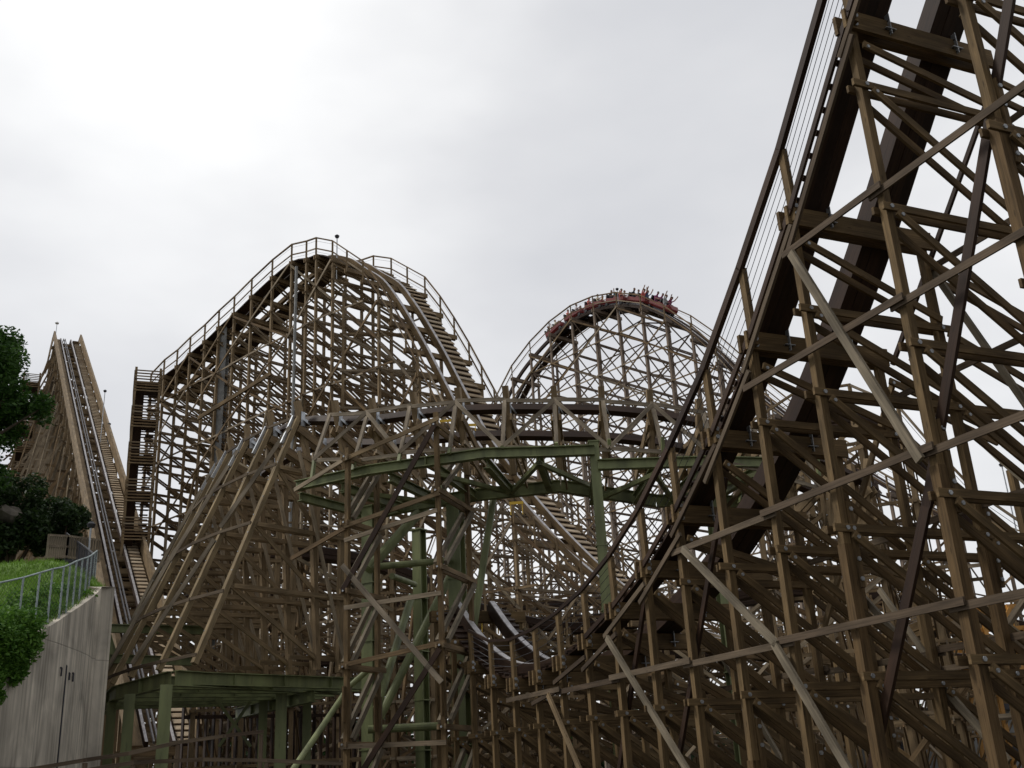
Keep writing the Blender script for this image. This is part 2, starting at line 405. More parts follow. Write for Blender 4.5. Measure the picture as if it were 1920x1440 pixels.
# ------------------------------------------------------------------ ground
def ground():
    mb = MB(); mb.v = []; n = 60; S_ = 1500
    vs = []; fs = []
    for i in range(n+1):
        for j in range(n+1):
            x = (i/n*2-1); y = (j/n*2-1); x = math.copysign(abs(x)**2.2, x)*S_; y = math.copysign(abs(y)**2.2, y)*S_
            vs.append((x, y, -0.02+.05*math.sin(x*.3)*math.cos(y*.27)))
    for i in range(n):
        for j in range(n): a = i*(n+1)+j; fs.append((a, a+n+1, a+n+2, a+1))
    me = bpy.data.meshes.new('ground'); me.from_pydata(vs, [], fs); 
    m, t, b = mat('dark_earth'); nn = t.nodes; l = t.links
    tcn = nn.new('ShaderNodeTexCoord'); g = nn.new('ShaderNodeTexNoise'); g.inputs['Scale'].default_value = .8; g.inputs['Detail'].default_value = 8
    l.new(tcn.outputs['Object'], g.inputs['Vector']); r = nn.new('ShaderNodeValToRGB'); r.color_ramp.elements[0].position = .35; r.color_ramp.elements[1].position = .65
    r.color_ramp.elements[0].color = (.02, .025, .012, 1); r.color_ramp.elements[1].color = (.06, .052, .035, 1)
    l.new(g.outputs['Fac'], r.inputs[0]); l.new(r.outputs[0], b.inputs['Base Color']); b.inputs['Roughness'].default_value = .95
    me.materials.append(m); o = bpy.data.objects.new('ground', me); C.objects.link(o); o['kind'] = 'structure'
ground()

# ================================================================== A: near hill on the right
def near_hill():
    root = thing('timber_hill', 'nearest timber trestle hill climbing steeply up the right side of the picture', 'roller coaster', 'timber coaster hills')
    u = ang(-23.9); v = ang(66.1)
    ub = [5.7, 7.7, 9.7, 11.65, 13.1, 14.5, 15.9, 17.2, 18.55, 19.85, 21.15, 22.45, 23.8, 25.2, 26.6, 28.0, 29.4]
    zl = [16.6, 14.6, 12.40, 10.10, 8.55, 7.30, 6.30, 5.55, 4.98, 4.55, 4.25, 4.08, 4.05, 4.25, 4.75, 5.5, 6.5]
    tipz = [None, None, None, 11.30, 9.85, 8.56, 7.54, 6.7, 6.05, 5.6, 5.33, 5.16, 5.1, 5.25, 5.7, None, None]
    B0 = lambda k: u*ub[k]
    LV = [1.0, 3.03, 5.07, 7.13, 9.2, 11.25, 13.2]
    bents = []
    for k in range(len(ub)):
        offs = [10.2, 12.85, 15.5] if k % 2 == 0 else [10.2, 12.85]
        if k < 4: offs = [10.2, 12.85, 15.6, 18.4, 21.2]
        if k > 12: offs = [10.2, 12.85]
        def zt(o, k=k): return zl[k]
        # outer rows step down away from the track
        b = part('bent', root); post = .125; plank = (.045, .12)
        base = B0(k)
        top_of = {o: (zl[k] if i < 2 else zl[k]*(1-.24*(i-1))) for i, o in enumerate(offs)}
        d = (post+.045)/2+.003
        for i, o in enumerate(offs):
            mb = MB(); z = top_of[o]+(.0 if i < 2 else .2)
            if i == 0: z = zl[k]-.05
            first = True
            while z > 0:
                z2 = max(0, z-random.uniform(4.6, 6.2)) if not first else max(0, z-(2.2 if k % 2 else 3.9)-3); first = False
                P = base+v*o
                ps = post if z > zl[k]-2.5 else .155; mb.beam(P+UP*z2, P+UP*z, ps, ps, v)
                if 0 < z2:
                    for sd_ in (v,):
                        c = P+UP*z2+sd_*(.0775+.045); mb.beam(c-UP*.62, c+UP*.62, .085, .19, u)
                        for kz in (-.5, -.22, .22, .5): bolt(mb, c+UP*kz-u*.095, -u, .034)
                z = z2
            mb.build('post', [WOODN, GALV], b)
        lv = [z for z in LV if z < zl[k]-.75]
        if k == 3: lv.append(8.5); 
        if k in (3,): lv = [z for z in lv if z != 9.2]
        lv = sorted(set(lv), reverse=True)
        for z in lv:
            os_ = [o for o in offs if top_of[o] > z-.1]
            if len(os_) < 2: continue
            mb = MB()
            for sg in (-1, 1):
                e0, e1 = random.uniform(.14, .26), random.uniform(.14, .3)
                mb.beam(base+v*(os_[0]-e0)+UP*(z+.0*sg)+u*(d*sg), base+v*(os_[-1]+e1)+UP*z+u*(d*sg), .045, .115, UP)
            for o in os_:
                bolt(mb, base+v*o+UP*z-u*(d+.025), -u, .034)
            mb.build('chord', [WOODN, GALV], b)
        tops = [zl[k]-.35]+lv
        if k > 1: tops = [t for t in tops]
        for q in range(len(tops)):
            z1 = tops[q]; z2 = tops[q+1] if q+1 < len(tops) else 0.0
            for j in range(len(offs)-1):
                o1, o2 = offs[j], offs[j+1]
                if j > 0 and z1 > top_of[o1]+.3: continue
                if z1-z2 < .5: continue
                mb = MB()
                if top_of[o2] < z1 and j > 0: pass
                zz2 = z2+.12
                for sg in (-1, 1):
                    mb.beam(base+v*(o1+.06)+UP*(z1-.1)+u*((d+.052)*sg), base+v*(o2-.02)+UP*zz2+u*((d+.05)*sg), .045, .12, UP)
                bolt(mb, base+v*(o1+.12)+UP*(z1-.14)-u*(d+.075), -u, .03)
                mb.build('brace', [WOODN, GALV], b)
        # cap beam + steel brackets
        mb = MB()
        for sg in (-1, 1): mb.beam(base+v*10.02+UP*(zl[k]-.0)+u*((post/2+.036)*sg), base+v*13.0+UP*(zl[k])+u*((post/2+.036)*sg), .065, .32, UP)
        for kz in (-.08, .08): bolt(mb, base+v*10.2+UP*(zl[k]+kz)-u*(post/2+.07), -u, .045)
        mb.build('ledger', [WOODN, GALV], b)
        for o in (10.86, 12.2):
            mb = MB(); P = base+v*o+UP*zl[k]-u*(post/2+.075)
            mb.beam(P-UP*.12, P+UP*.26, .09, .012, v); mb.beam(P-UP*.02-v*.1, P-UP*.02+v*.1, .1, .01, UP)
            for kz in (-.08, .02, .14): bolt(mb, P+UP*kz, -u, .018)
            for kx in (-.07, .07): bolt(mb, P+v*kx-UP*.02, -u, .018)
            mb.build('bracket', [GALV, DARKM], b)
        bents.append(b)
    # track
    xs = ub; ctr = [u*a+v*11.35+UP*(z+.16) for a, z in zip(ub, zl)]
    ctr = smooth(ctr, 5); sd_, up_ = frames(ctr)
    track(root, ctr, sd_, up_, gauge=1.1, rh=.34, rw=.22, walk=[(-.845, .36), (.87, .40)], treads='nub')
    # left handrail
    ks = [k for k in range(len(ub)) if 1 <= k <= 14]
    tz = [tipz[k] if tipz[k] else zl[k]+1.2 for k in ks]
    bs = [u*ub[k]+v*10.13+UP*(zl[k]-.12)-u*.16 for k in ks]
    tp = [u*ub[k]+v*10.13+UP*z-u*.12 for k, z in zip(ks, tz)]
    h = part('handrail', root)
    for a, b_ in zip(bs, tp):
        mb = MB(); mb.beam(a, b_, .14, .09, v)
        for q in (.1, .24): bolt(mb, a+UP*q-u*.07, -u, .04)
        mb.build('rail_post', [WOODN, GALV], h)
    mb = MB()
    for k in range(len(tp)-1): q_ = 1 if k < 4 else max(.5, 1-.09*(k-3)); mb.beam(tp[k]-v*.05, tp[k+1]-v*.05, .09*q_, .14*q_, UP, 0, .02)
    mb.build('top_rail', WOODD, h)
    mb = MB()
    for k in range(min(8, len(tp)-1)): mb.beam(bs[k]-v*.06+UP*.2, bs[k+1]-v*.06+UP*.2, .05, .10, UP, 0, .02)
    mb.build('lower_rail', WOODD, h)
    mb = MB()
    for q in (.45, .6, .75, .88):
        for k in range(len(tp)-1): mb.tube(bs[k].lerp(tp[k], q), bs[k+1].lerp(tp[k+1], q), .007, 4)
    mb.build('wire', CABLE, h)
    # side ribbon just under the walkway (long plank following the slope)
    mb = MB()
    for k in range(1, 11):
        a = u*ub[k]+v*10.05+UP*(zl[k]-.55+.2*(k % 2)); c = u*ub[k+1]+v*10.05+UP*(zl[k+1]-.55+.2*((k) % 2))
        mb.beam(a, c, .05, .09, UP, 0, .3)
    mb.build('slope_stringer', WOODR, root)
    # horizontal ribbons on the left face, two bents long, staggered
    RZ = [9.45, 7.72, 5.62, 3.66, 1.7]
    for off, zs in ((10.08, RZ), (12.98, [9.57, 7.72, 5.5, 3.5, 11.2]), (15.65, [r-.15 for r in RZ])):
        for z in zs:
            mb = MB(); k = 0; fl = 0
            idx = [j for j in range(13) if zl[j]*(1 if off < 13 else .78) > z+.3]
            for a in range(0, len(idx)-1, 2):
                j0 = idx[a]; j1 = idx[min(a+2, len(idx)-1)]
                o = off-.05*(fl % 2)
                mb.beam(u*(ub[j0]-.15)+v*o+UP*(z+.05*(fl % 2)), u*(ub[j1]+.15)+v*o+UP*(z+.05*(fl % 2)), .035, .105, UP); fl += 1
            if mb.v: mb.build('ribbon', WOODR, root)
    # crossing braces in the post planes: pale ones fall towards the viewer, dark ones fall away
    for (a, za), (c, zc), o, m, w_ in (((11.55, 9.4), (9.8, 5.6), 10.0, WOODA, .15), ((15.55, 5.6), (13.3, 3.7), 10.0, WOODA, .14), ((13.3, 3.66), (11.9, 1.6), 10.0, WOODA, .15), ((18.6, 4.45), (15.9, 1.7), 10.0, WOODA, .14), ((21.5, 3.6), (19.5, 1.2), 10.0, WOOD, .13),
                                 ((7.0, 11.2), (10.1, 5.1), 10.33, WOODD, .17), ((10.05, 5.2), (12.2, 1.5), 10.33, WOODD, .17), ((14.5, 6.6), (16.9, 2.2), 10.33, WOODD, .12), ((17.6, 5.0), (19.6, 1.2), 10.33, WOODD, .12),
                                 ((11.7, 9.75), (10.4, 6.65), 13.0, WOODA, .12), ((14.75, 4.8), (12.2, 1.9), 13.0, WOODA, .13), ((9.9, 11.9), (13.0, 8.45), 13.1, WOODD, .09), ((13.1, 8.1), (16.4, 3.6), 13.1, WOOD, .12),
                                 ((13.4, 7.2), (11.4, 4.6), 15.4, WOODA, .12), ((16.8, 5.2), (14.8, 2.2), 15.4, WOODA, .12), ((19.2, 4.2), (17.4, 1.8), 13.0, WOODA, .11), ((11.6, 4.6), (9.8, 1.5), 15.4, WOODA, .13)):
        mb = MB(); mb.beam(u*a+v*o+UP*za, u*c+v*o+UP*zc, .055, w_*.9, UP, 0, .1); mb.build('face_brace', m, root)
near_hill()

# ================================================================== F: banked turn on green steel
FC = V((2.4, 43.24, 0))
def rp(R_, th, z): return V((FC.x-math.sin(rad(th))*R_, FC.y-math.cos(rad(th))*R_, z))
TH = [77.5, 72, 66.5, 61.3, 56, 50.2, 44.2, 38.5, 32, 26.5, 21, 15.5, 10, 4.6, -.6, -5.9, -11.4, -17, -22.5, -28, -33.5]
TIP = [13.3, 13.45, 13.55, 13.6, 13.67, 13.67, 13.68, 13.65, 13.24, 12.98, 12.9, 12.8, 12.65, 12.5, 12.39, 12.22, 11.95, 11.65, 11.3, 10.9, 10.5]
def tipz(th): return interp(-th, [-t for t in TH], TIP)
def turn():
    root = thing('banked_turn', 'low banked curve of timber track with slatted guard truss on the green steel ring', 'roller coaster', 'timber coaster hills')
    for i, (th, tz) in enumerate(zip(TH, TIP)):
        b = part('bent', root); rdir = (rp(0, th, 0)-rp(1, th, 0)).normalized(); tdir = V((rdir.y, -rdir.x, 0))
        batter = th > 36
        foot = 5.3 if th > 36 else 10.55
        # tall outer post with leaning head
        mb = MB(); mb.beam(rp(14.35, th, tz-2.5), rp(15.0, th, tz), .17, .17, tdir); 
        if batter:
            mb.beam(rp(14.35, th, tz-2.5), rp(14.0, th, foot), .16, .16, tdir)
        else: mb.beam(rp(14.35, th, tz-2.5), rp(14.33, th, foot-.05), .17, .17, tdir)
        for k in range(5): bolt(mb, rp(14.35, th, tz-2.5).lerp(rp(15, th, tz), .15+.18*k)-tdir*.09, -tdir, .022)
        mb.build('post', [WOOD, GALV], b)
        mb = MB(); mb.beam(rp(13.05, th, tz-1.9), rp(13.15, th, foot-.05), .16, .16, tdir); mb.build('post', [WOOD, GALV], b)
        # banked cap under the rails
        mb = MB()
        for sg in (-1, 1): mb.beam(rp(15.0, th, tz-.95)+tdir*(.12*sg), rp(12.7, th, tz-1.95)+tdir*(.12*sg), .06, .24, UP)
        mb.build('ledger', WOOD, b)
        mb = MB(); mb.beam(rp(15, th, tz-1.75)+tdir*.1, rp(12.7, th, tz-2.45)+tdir*.1, .05, .13, UP); mb.beam(rp(15, th, foot+.35)-tdir*.1, rp(12.8, th, foot+.35)-tdir*.1, .05, .13, UP)
        mb.beam(rp(15, th, tz-1.7)+tdir*.16, rp(13.1, th, foot+.4)+tdir*.16, .05, .12, UP)
        mb.build('brace', WOOD, b)
        # galvanised knee bracket
        mb = MB()
        c = rp(14.82, th, tz-.55); mb.beam(c-UP*.28+tdir*.1, c+UP*.2+tdir*.1, .16, .02, tdir); mb.beam(c-UP*.02+tdir*.1, c-rdir*-.2+tdir*.22-UP*.2, .1, .02, tdir)
        c = rp(13.9, th, tz-1.2); mb.beam(c-UP*.22+tdir*.1, c+UP*.16+tdir*.1, .14, .02, tdir)
        mb.build('bracket', GALV, b)
        if batter:
            # raking outrigger legs standing on the lower platform
            mb = MB(); mb.beam(rp(14.95, th, tz-.55), rp(18.3, th, 5.3), .155, .15, tdir); 
            for k in range(12): bolt(mb, rp(14.95, th, tz-.55).lerp(rp(18.3, th, 5.3), .06+.075*k)-rdir*.08-tdir*.05*(1 if k % 2 else -1), -rdir, .02)
            mb.build('raking_leg', [WOODT, GALV], b)
            mb = MB(); mb.beam(rp(15.05, th, tz-.5)-tdir*.09, rp(15.5, th, tz-1.5)-tdir*.09, .06, .1, UP); mb.build('bracket', GALV, b)
            for z, ro in ((11.3, 15.7), (9.4, 16.45), (7.5, 17.2)):
                mb = MB(); mb.beam(rp(ro, th, z)+tdir*.12, rp(13.0, th, z)+tdir*.12, .05, .13, UP); mb.beam(rp(ro, th, z)-tdir*.12, rp(13.0, th, z)-tdir*.12, .05, .13, UP)
                mb.build('chord', WOOD, b)
                mb = MB(); mb.beam(rp(ro, th, z), rp(14.0, th, z-1.9), .05, .13, UP); mb.build('brace', WOOD, b)
    # track
    n = 60; ctr = []; bk = []
    for k in range(n+1):
        th = lerp(80, -36, k/n); t = tipz(th); ctr.append(rp(14.12, th, t-.92)); bk.append(rad(28))
    sd_, up_ = frames(ctr, bk)
    # outer rail must be the high one
    if (sd_[30].z > 0) != ((rp(15, 20, 0)-rp(13, 20, 0)).dot(sd_[30]) > 0):
        sd_, up_ = frames(ctr, [-b_ for b_ in bk])
    track(root, ctr, sd_, up_, gauge=1.1, rh=.24, rw=.2)
    # guard truss on the outside
    g = part('guard_truss', root)
    seg = [th for th in TH if -24 < th < 36]
    def tt(th): return rp(15.2, th, tipz(th)-.52)
    def tb(th): return rp(15.85, th, tipz(th)-2.12)
    for i, th in enumerate(seg):
        mb = MB(); mb.beam(tt(th), tb(th), .11, .07, UP); mb.build('stud', WOODL, g)
        mb = MB(); mb.beam(tb(th), rp(15.95, th, 10.5 if th > -8 else 10.0), .09, .09, UP); mb.build('steel_foot', GREEN, g)
        if i+1 < len(seg):
            t2 = seg[i+1]
            mb = MB(); mb.beam(tt(th)+UP*.04*(i % 2), tt(t2)+UP*.04*(i % 2), .05, .11, UP, 0, .1); mb.build('top_plank', WOODL, g)
            mb = MB(); mb.beam(tb(th)-UP*.05*(i % 2), tb(t2)-UP*.05*(i % 2), .05, .11, UP, 0, .1); mb.build('bottom_plank', WOODL, g)
            mb = MB(); s_, t_ = (tt(th), tb(t2)) if i % 2 else (tb(th), tt(t2)); rd = (s_-FC); rd.z = 0; rd.normalize()
            mb.beam(s_+rd*.06, t_+rd*.06, .05, .11, UP); mb.build('diagonal_plank', WOODL, g)
    # ribbons running round the raking legs
    lt = [th for th in TH if th > 36]
    for q in (.0, .22, .47, .74, .97):
        mb = MB()
        for k in range(len(lt)-1):
            a = rp(15.05, lt[k], tipz(lt[k])-.55).lerp(rp(18.4, lt[k], 5.3), q); c = rp(15.05, lt[k+1], tipz(lt[k+1])-.55).lerp(rp(18.4, lt[k+1], 5.3), q)
            mb.beam(a, c, .04, .09, UP, 0, .12)
        mb.build('ribbon', WOODR, root)
    mb = MB()
    for k, (qa, qb) in zip(range(len(lt)-1, 0, -1), ((.05, .45), (.5, .95), (.05, .5), (.45, .95), (.05, .5), (.5, .97), (.1, .5))):
        a = rp(15.1, lt[k], tipz(lt[k])-.55).lerp(rp(18.45, lt[k], 5.3), qa); c = rp(15.1, lt[k-1], tipz(lt[k-1])-.55).lerp(rp(18.45, lt[k-1], 5.3), qb)
        mb.beam(a, c, .05, .13, UP)
    mb.build('face_brace', WOODL, root)
    # two outrigger towers in front of the steel
    tw = []
    for th, R0, R1, zt_, lv in ((16.7, 16.0, 13.6, 11.6, [11.35, 9.45, 7.35, 5.3, 3.28, 1.2]), (26.1, 16.35, 14.9, 10.9, [10.75, 8.85, 6.95, 4.95, 3.0, 1.0])):
        b = part('bent', root); rdir = (rp(0, th, 0)-rp(1, th, 0)).normalized(); tdir = V((rdir.y, -rdir.x, 0))
        for R_ in (R0, R1):
            mb = MB(); mb.beam(rp(R_, th, 0), rp(R_, th, zt_+.15), .125, .125, tdir)
            c = rp(R_, th, 4.0 if R_ == R0 else 3.8)
            for sg in (-1, 1):
                mb.beam(c-UP*.45+rdir*(.105*sg), c+UP*.45+rdir*(.105*sg), .15, .05, tdir)
            for kz in (-.35, -.2, -.05, .1, .25, .38): bolt(mb, c+UP*kz-rdir*.13, -rdir, .022)
            mb.build('post', [WOODN, GALV], b)
        for k, z in enumerate(lv):
            mb = MB()
            for sg in (-1, 1):
                mb.beam(rp(R0+.2, th, z)+tdir*(.1*sg), rp(R1-.25, th, z)+tdir*(.1*sg), .05, .13, UP)
            bolt(mb, rp(R0+.2, th, z), -rdir, .03); mb.build('chord', [WOOD, GALV], b)
            if k+1 < len(lv):
                mb = MB()
                for sg in (-1, 1): mb.beam(rp(R1+.05, th, z-.12)+tdir*(.15*sg), rp(R0-.05, th, lv[k+1]+.12)+tdir*(.15*sg), .09, .14, UP)
                mb.build('brace', WOODA, b)
        tw.append((th, R0, lv))
    (ta, Ra, la), (tb_, Rb, lb) = tw
    mb = MB()
    for z1, z2 in ((11.5, 10.7), (9.35, 8.75), (8.9, 8.35), (6.65, 6.5), (5.35, 5.0), (2.9, 2.95)):
        mb.beam(rp(Ra+.12, ta, z1), rp(Rb+.12, tb_, z2), .05, .12, UP, 0, .15)
    mb.beam(rp(Rb+.12, tb_, 10.7), rp(16.3, 33, 10.2), .05, .12, UP, 0, .15); mb.beam(rp(Rb+.12, tb_, 8.7), rp(16.3, 33, 8.2), .05, .12, UP, 0, .15)
    mb.build('ribbon', WOOD, root)
    for (z1, z2, m) in ((11.3, 7.0, WOODD), (4.4, 7.6, WOODL), (5.2, 1.6, WOODD)):
        mb = MB(); mb.beam(rp(Ra+.18, ta, z1), rp(Rb+.18, tb_, z2), .06, .14, UP, 0, .1); mb.build('face_brace', m, root)
turn()

def steel_ring():
    root = thing('steel_support_ring', 'sage green steel girder ring on tall columns carrying the banked timber curve', 'steel support')
    gz = 10.4
    nodes = [(34.5, 15.9, 10.45), (24.5, 15.9, 10.42), (11.8, 15.9, 10.4), (4.4, 15.9, 10.25), (.9, 15.9, 10.22)]
    for (a, ra, za), (c, rc, zc) in zip(nodes, nodes[1:]):
        mb = MB(); mb.ibeam(rp(ra, a, za), rp(rc, c, zc), .28, .22); mb.build('outer_girder', GREEN, root)
    for (a, ra, za), (c, rc, zc) in (((.7, 15.9, 9.8), (-10, 15.9, 9.8)), ((-10, 15.9, 9.8), (-20, 15.9, 9.8))):
        mb = MB(); mb.ibeam(rp(ra, a, za), rp(rc, c, zc), .28, .22); mb.build('outer_girder', GREEN, root)
    inn = [(40, 12.6), (29, 12.6), (17, 12.6), (5, 12.6), (-8, 12.6), (-21, 12.6)]
    for (a, ra), (c, rc) in zip(inn, inn[1:]):
        mb = MB(); mb.ibeam(rp(ra, a, 10.15 if a > 0 else 9.55), rp(rc, c, 10.15 if a > 5 else 9.55), .36, .24); mb.build('inner_girder', GREEN, root)
    for k, th in enumerate([34.5, 28.5, 22.5, 17, 11.8, 6.5, .9, -5, -10, -16, -20]):
        z = 10.15 if th > 3 else 9.65
        mb = MB(); mb.ibeam(rp(15.75, th, z), rp(12.7, th, z-.05), .26, .18); mb.build('cross_beam', GREEN, root)
        if th > -20:
            t2 = [34.5, 28.5, 22.5, 17, 11.8, 6.5, .9, -5, -10, -16, -20][k+1]
            mb = MB(); a, c = (rp(15.7, th, z-.12), rp(12.8, t2, z-.12)) if k % 2 else (rp(12.8, th, z-.12), rp(15.7, t2, z-.12))
            mb.beam(a, c, .12, .12, UP); mb.build('plan_brace', GREEN, root)
    def column(p, ztop, s=.30, name='column'):
        mb = MB(); p0 = V((p.x, p.y, 0)); p1 = V((p.x, p.y, ztop)); d = V((1, 0, 0)); dd = (FC-p0); dd.z = 0; dd.normalize(); tt_ = V((dd.y, -dd.x, 0))
        mb.box(p0, p1, tt_, dd, s, .03); mb.box(p0+dd*(s*.9), p1+dd*(s*.9), tt_, dd, s, .03); mb.box(p0+dd*(s*.45), p1+dd*(s*.45), dd, tt_, s*.9-.034, .024)
        for z in (1.6, 2.9, 4.4, 5.9, 7.6):
            if z < ztop-.5: mb.box(p0+UP*z+dd*s*.45, p0+UP*(z+.035)+dd*s*.45, tt_, dd, s*1.25, s*1.1)
        mb.box(p1-UP*.02+dd*s*.45, p1+UP*.02+dd*s*.45, tt_, dd, s*1.2, s*1.2)
        mb.build(name, GREEN, root)
    column(rp(15.85, .9, 0), 10.5, .26)
    P = atD(688, 1000, 31.4); column(P, 9.95, .40)
    P = atD(850, 1000, 31.2); column(P, 9.95, .42)
    P = atD(780, 1000, 34.5); column(P, 9.9, .34)
    P = atD(1345, 1000, 30.5); column(P, 9.6, .3)
    def tb(x1, y1, D1, x2, y2, D2, r=.11):
        mb = MB(); mb.tube(atD(x1, y1, D1), atD(x2, y2, D2), r, 12); mb.build('tube_brace', GREEN, root)
    tb(845, 895, 33.0, 690, 1068, 31.0, .16); tb(928, 915, 31.5, 882, 1215, 30.5, .11); tb(690, 1064, 31.0, 850, 1050, 31.0, .10)
    tb(772, 1118, 33.5, 706, 1330, 31.0, .12); tb(845, 1078, 32.5, 712, 1345, 31.0, .12); tb(735, 1080, 31, 778, 1096, 33.5, .09)
    tb(690, 1368, 31.0, 850, 1360, 31.0, .11); tb(690, 1256, 30.7, 652, 1290, 30.7, .08); tb(648, 1298, 29.5, 545, 1450, 27.5, .08)
    for x, y, D in ((1095, 1100, 36), (1345, 1080, 31)):
        pass
steel_ring()

def steel_platform():
    root = thing('steel_platform', 'low sage green steel platform under the raking timber legs at lower left', 'steel support')
    z = 5.02
    oc = [(76, 18.1), (69, 18.1), (56, 18.15), (42.5, 18.2)]
    for (a, ra), (c, rc) in zip(oc, oc[1:]):
        mb = MB(); mb.ibeam(rp(ra, a, z), rp(rc, c, z), .42, .24); mb.build('outer_girder', GREEN, root)
    for th in (42.5, 46.5, 50.2, 55.5, 61, 66, 71):
        mb = MB(); mb.ibeam(rp(17.95, th, z+.03), rp(11.0, th, z+.03), .36, .22); mb.build('cross_beam', GREEN, root)
    a = rp(18.2, 41.8, z); c = atD(655, 1290, 36.5); c.z = z
    mb = MB(); mb.ibeam(a, c, .42, .26); mb.build('edge_girder', GREEN, root)
    mb = MB(); mb.ibeam(rp(13.6, 41, z-.4), rp(13.6, 72, z-.4), .36, .22); mb.build('inner_girder', GREEN, root)
    for x, y, D, s in ((306, 1380, 30.6, .32), (238, 1380, 33.2, .3), (526, 1380, 34.5, .34), (205, 1380, 36, .28), (492, 1380, 37, .28), (575, 1380, 36.2, .28)):
        P = atD(x, y, D); mb = MB(); p0 = V((P.x, P.y, 0)); p1 = V((P.x, P.y, z-.22)); dd = (p0-V((0, 0, 0))).normalized(); tt_ = V((dd.y, -dd.x, 0))
        mb.box(p0, p1, tt_, dd, s, .03); mb.box(p0+dd*(s*.9), p1+dd*(s*.9), tt_, dd, s, .03); mb.box(p0+dd*(s*.45), p1+dd*(s*.45), dd, tt_, s*.9-.034, .024)
        mb.build('column', GREEN, root)
    for (x1, y1, x2, y2, D) in ((196, 1178, 400, 1182, 38), (205, 1235, 360, 1240, 37), (196, 1178, 215, 1240, 38)):
        mb = MB(); mb.ibeam(atD(x1, y1, D), atD(x2, y2, D), .28, .18); mb.build('back_beam', GREEN, root)
    mb = MB(); mb.beam(atD(405, 1310, 37), atD(470, 1400, 37), .1, .1); mb.beam(atD(470, 1315, 37), atD(410, 1400, 37), .1, .1); mb.build('cross_brace', GREEN, root)
steel_platform()

# ================================================================== B and C: hills behind
def path_hill(root, near, heads, w_, spacing_nodes, offs, lv_step, z0=0, hand=1.15, walk_off=None, detail=1, drop_side=None, extra=None, xstyle='\\', face_n=3, right_rail=True, face_w=(.05, .12)):
    pass

